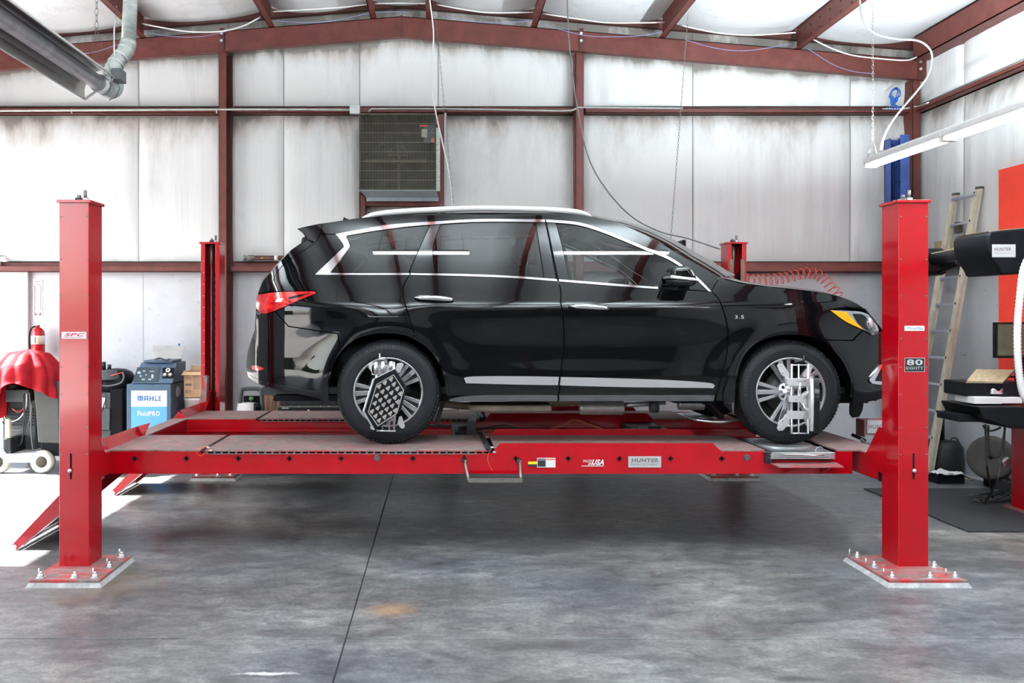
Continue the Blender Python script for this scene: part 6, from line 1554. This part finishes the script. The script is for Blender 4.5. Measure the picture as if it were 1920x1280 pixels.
# corrugated white hose
hp_ = smooth_path([P(1935, 470, 6.0), P(1919, 505, 6.0), P(1912, 560, 6.0), P(1908, 610, 6.0), P(1908, 660, 6.0), P(1911, 700, 6.0), P(1917, 735, 6.0), P(1930, 760, 6.0)], 14)
thing_mesh(MB().tube(hp_, [.021+.004*(i % 2) for i in range(len(hp_))], 14), 'corrugated_hose', M['white'], 'white corrugated hose hanging in front of the monitor', 'hose')
# --- alignment console
kx = 4.78
cn = thing('console_cabinet', 'red alignment console cabinet with black top at the right edge', 'cabinet', (5.0, 6.6, 0))
MB().box((kx, 6.2, .03), (5.24, 6.95, .82)).build('cabinet', M['red'], cn, bevel=.01)
MB().box((kx-.03, 6.15, 0), (5.26, 7.0, .03)).build('base', M['red_dusty'], cn)
MB().box((kx-.03, 6.15, .82), (5.26, 7.0, .93)).build('top_housing', M['black'], cn, bevel=.02)
a, b_ = P(1797, 756, 6.7), P(1925, 795, 6.7)
MB().prism([(P(1797,756,6.7).x, P(0,756,6.7).z), (P(1925,756,6.7).x, P(0,756,6.7).z), (P(1925,795,6.7).x, P(0,797,6.7).z), (P(1855,795,6.7).x, P(0,795,6.7).z), (P(1808,778,6.7).x, P(0,778,6.7).z)], 6.45, 6.95, 'xz').build('shelf', M['black'], cn, bevel=.012)
MB().box(P(1798, 777, 6.6), (P(1850, 0, 6.6).x, 6.9, P(0, 791, 6.6).z)).build('paper_drawer', M['black'], cn, bevel=.008)
MB().box((4.88, 6.70, .93), (5.22, 6.80, 1.75)).build('back_panel', M['black'], cn, bevel=.01)
plate('sticker', 1901, 682, 1916, 697, 6.69, M['label_yellow'], cn)
mn = thing('monitor', 'black flat monitor with olive reflection tinted into its screen on the console', 'monitor', (5.0, 6.6, 1.3))
a, b_ = P(1867, 604, 6.6), P(1975, 671, 6.6)
MB().box((a.x, 6.6, b_.z), (b_.x, 6.64, a.z)).build('housing', M['black'], mn, bevel=.004)
MB().box((a.x+.015, 6.597, b_.z+.02), (b_.x-.015, 6.602, a.z-.015)).build('screen', simple('olive_reflection', (.075, .07, .04), .12, 0, .25, 9), mn)  # dim tan reflection is put into the screen colour
MB().box(((a.x+b_.x)/2-.04, 6.62, b_.z-.22), ((a.x+b_.x)/2+.04, 6.66, b_.z+.05)).build('stand', M['black'], mn)
pr = thing('printer', 'black printer with dusty tan top on the console shelf', 'printer', P(1860, 745, 6.65))
MB().box(P(1811, 716, 6.62), (P(1925, 0, 6.6).x, 6.92, P(0, 743, 6.62).z)).build('body', M['black'], pr, bevel=.012)
zt = P(0, 716, 6.62).z
MB().add([(P(1812,0,6.62).x, 6.62, zt), (P(1880,0,6.62).x, 6.62, zt-.01), (P(1905,0,6.9).x, 6.92, zt+.07), (P(1833,0,6.9).x, 6.92, zt+.075)], [(0,1,2,3)]).build('lid', M['dust_tan'], pr, solid=.02)
MB().box(P(1848, 704.5, 6.9), (P(1925, 0, 6.9).x, 6.93, P(0, 708, 6.9).z)).build('rear_tray', M['black'], pr)
MB().grid(lambda u, v: P(1857+24*u, 738-6*v, 6.60)+Vector((0, -.02*math.sin(PI*u), .012*math.sin(u*9)*v+.01*math.sin(v*7))), 8, 6).build('crumpled_film', M['alu'], pr, solid=.001)
for k, (px0, px1) in enumerate(((1827, 1879), (1879, 1917))):
    t = MB().box(P(px0, 744.5+k, 6.55), (P(px1, 0, 6.55).x, 6.80, P(0, 757-(0 if k == 0 else 1), 6.55).z)).build('paper_stack', M['label_white'], None, bevel=.002)
    tag(t, ('stack of white paper under the printer, left part', 'stack of white paper under the printer, right part beside the hose')[k], 'paper')
# cables below the shelf and on the floor
def floorp(px, py): return P(px, py, CZ*F/(py-CY))
cab = [([P(1848, 795, 6.7), P(1848, 830, 6.7), P(1849, 860, 6.7), P(1851, 880, 6.7), floorp(1862, 934)], 'first'), ([P(1884, 795, 6.7), P(1882, 830, 6.7), P(1876, 870, 6.7), P(1868, 905, 6.7), floorp(1845, 945)], 'second'),
       ([P(1853, 797, 6.7), P(1854, 840, 6.7), P(1862, 856, 6.7), P(1874, 853, 6.7), P(1880, 830, 6.7), P(1885, 797, 6.7)], 'third'), ([P(1843, 797, 6.7), P(1851, 807, 6.7), P(1865, 806, 6.7), P(1876, 801, 6.7)], 'fourth')]
lbl = ['black cable falling straight from the left of the console shelf to the floor', 'black cable falling from the right of the shelf beside the red cabinet', 'black cable hanging in a loop below the console shelf', 'short black cable bunched close under the console shelf']
for (pts, _), lb in zip(cab, lbl):
    thing_mesh(MB().tube(smooth_path(pts, 6), .008, 6), 'black_cable', M['cable_dark'], lb, 'cable', 'cables below the console')
mb = MB()
for k in range(8):
    c = floorp(1855, 935); ph = k*.5; r = .12+.02*k
    mb.tube([c+Vector((r*1.25*math.cos(t)+.10*math.sin(ph), r*.9*math.sin(t+ph*.4)+.06*math.cos(ph), .010+.006*k+.012*math.sin(2*t+ph))) for t in [2*PI*q/18 for q in range(18)]], .006, 5, closed=True)
thing_mesh(mb, 'cable_pile', M['cable_dark'], 'pile of tangled black cables on the floor by the red console', 'cable')
ps = thing('power_plug', 'small grey plug on the floor at the red cabinet base', 'plug', floorp(1894, 952))
c = floorp(1893, 953); MB().box(c+Vector((-.03, -.02, .0)), c+Vector((.02, .02, .03))).build('body', M['galv'], ps, bevel=.006)
# --- dark tank with tall neck, disc, clutter by the wall
tk = thing('oil_tank', 'dirty black metal tank with a tall neck on the floor by the ladder', 'tank', floorp(1772, 885))
c = Vector((5.155, 8.50, 0)); zz = P(0, 826, 8.50).z
M['grime'] = simple('grimy_black', (.018, .018, .019), .55, .3, .3, 8, dirt=(.20, .20, .20), dscale=9, dlo=.62, dhi=.74)
MB().lathe(c, (0, 0, 1), [(0, .03), (.17, .03), (.18, .06), (.175, zz-.06), (.14, zz), (.03, zz+.01), (0, zz+.01)], 36).build('tank_body', M['grime'], tk)
MB().cyl(c+Vector((-.02, 0, zz)), c+Vector((-.02, 0, P(0, 762, 8.50).z)), .030, 16).cyl(c+Vector((-.02, 0, P(0, 764, 8.50).z)), c+Vector((0, 0, P(0, 752, 8.50).z)), .05, 16).build('neck', M['black_metal'], tk)
MB().tube(smooth_path([c+Vector((.07, 0, zz-.01)), c+Vector((.09, 0, zz+.03)), c+Vector((.14, 0, zz+.02)), c+Vector((.16, 0, zz-.04))], 4), .008, 8).build('handle', M['black_metal'], tk)
MB().cyl(c+Vector((-.05, -.2, 0)), c+Vector((-.05, -.2, .04)), .06, 16).build('caster', M['black'], tk)
ws = thing('steel_disc', 'large dull grey round plate with centre hole leaning on the right wall', 'disc', floorp(1857, 905))
cc = Vector((XR-.16, 7.80, P(0, 858, 7.8).z)); axd = Vector((-.75, -.62, .18)).normalized()
cc.x = P(1858, 858, 7.8).x; Rr = .205
MB().lathe(cc, axd, [(.02, .004), (.09, .014), (.16, .012), (.19, .018), (Rr, .006), (Rr, -.012), (.02, -.012)], 48).build('plate', simple('dull_disc', (.04, .036, .033), .6, .3, .15, 4), ws)
MB().cyl(cc+axd*.004, cc+axd*.012, .022, 6).build('hub_hole', M['black_matte'], ws)
thing_mesh(MB().box((5.20, 7.05, 0), (XR-.02, 7.95, .10)), 'kerb_bar', M['black_metal'], 'black low steel bar lying along the foot of the right wall', 'bar', None, bevel=.01)
cl_ = thing('parts_box', 'small black crate with white rags on the floor by the wall', 'crate', floorp(1800, 888))
c = Vector((4.90, 8.08, 0)); MB().box(c+Vector((-.10, -.08, 0)), c+Vector((.16, .12, .09))).build('crate', M['black'], cl_, bevel=.008)
MB().grid(lambda u, v: c+Vector((-.12+.26*u, -.1+.2*v, .095+.03*noise.noise(Vector((u*4, v*4, 3)))+.02*math.sin(u*8)*math.sin(v*5))), 14, 12).build('rag', M['label_white'], cl_, solid=.004)
for k, (px, py) in enumerate(((1806, 897), (1812, 899), (1817, 896), (1800, 899), (1822, 900))):
    t = MB().sphere(floorp(px, py)+Vector((0, 0, .008)), .012, 8, (1.4, 1, .6)).build('debris_chip', M['dust_tan'], None); tag(t, 'small pale chips scattered on the floor beside the crate', 'debris', 'floor chips')
bl = tag(MB().obox(P(1890, 872, 7.0), P(1882, 860, 7.0), .045, .075, up=Vector((1, 0, 0))).build('metal_link', M['alu'], None, bevel=.01), 'small bright metal link leaning on the disc by the red cabinet', 'car part'); bl.location.y += 0
# --- floor mat
mt_ = simple('black_mat', (.022, .023, .026), .6, 0, .3, 30)
thing_mesh(MB().box((3.955, 6.22, 0.001), (5.1, 7.75, .013)), 'floor_mat', mt_, 'black rubber floor mat in front of the red console', 'mat', None, bevel=.004)
# --- hand tool on the runway by the name bracket
tl = thing('clamp_tool', 'black handled clamp tool lying at the right end of the lift', 'tool', P(1620, 822, 6.3))
MB().tube(smooth_path([P(1598, 815, 6.3), P(1610, 820, 6.25), P(1622, 826, 6.2)], 4), .014, 8).build('handle', M['black'], tl)
MB().tube(smooth_path([P(1615, 824, 6.2), P(1622, 831, 6.15), P(1635, 833, 6.1), P(1643, 830, 6.1)], 5), .013, 8).build('jaw', M['chain'], tl)
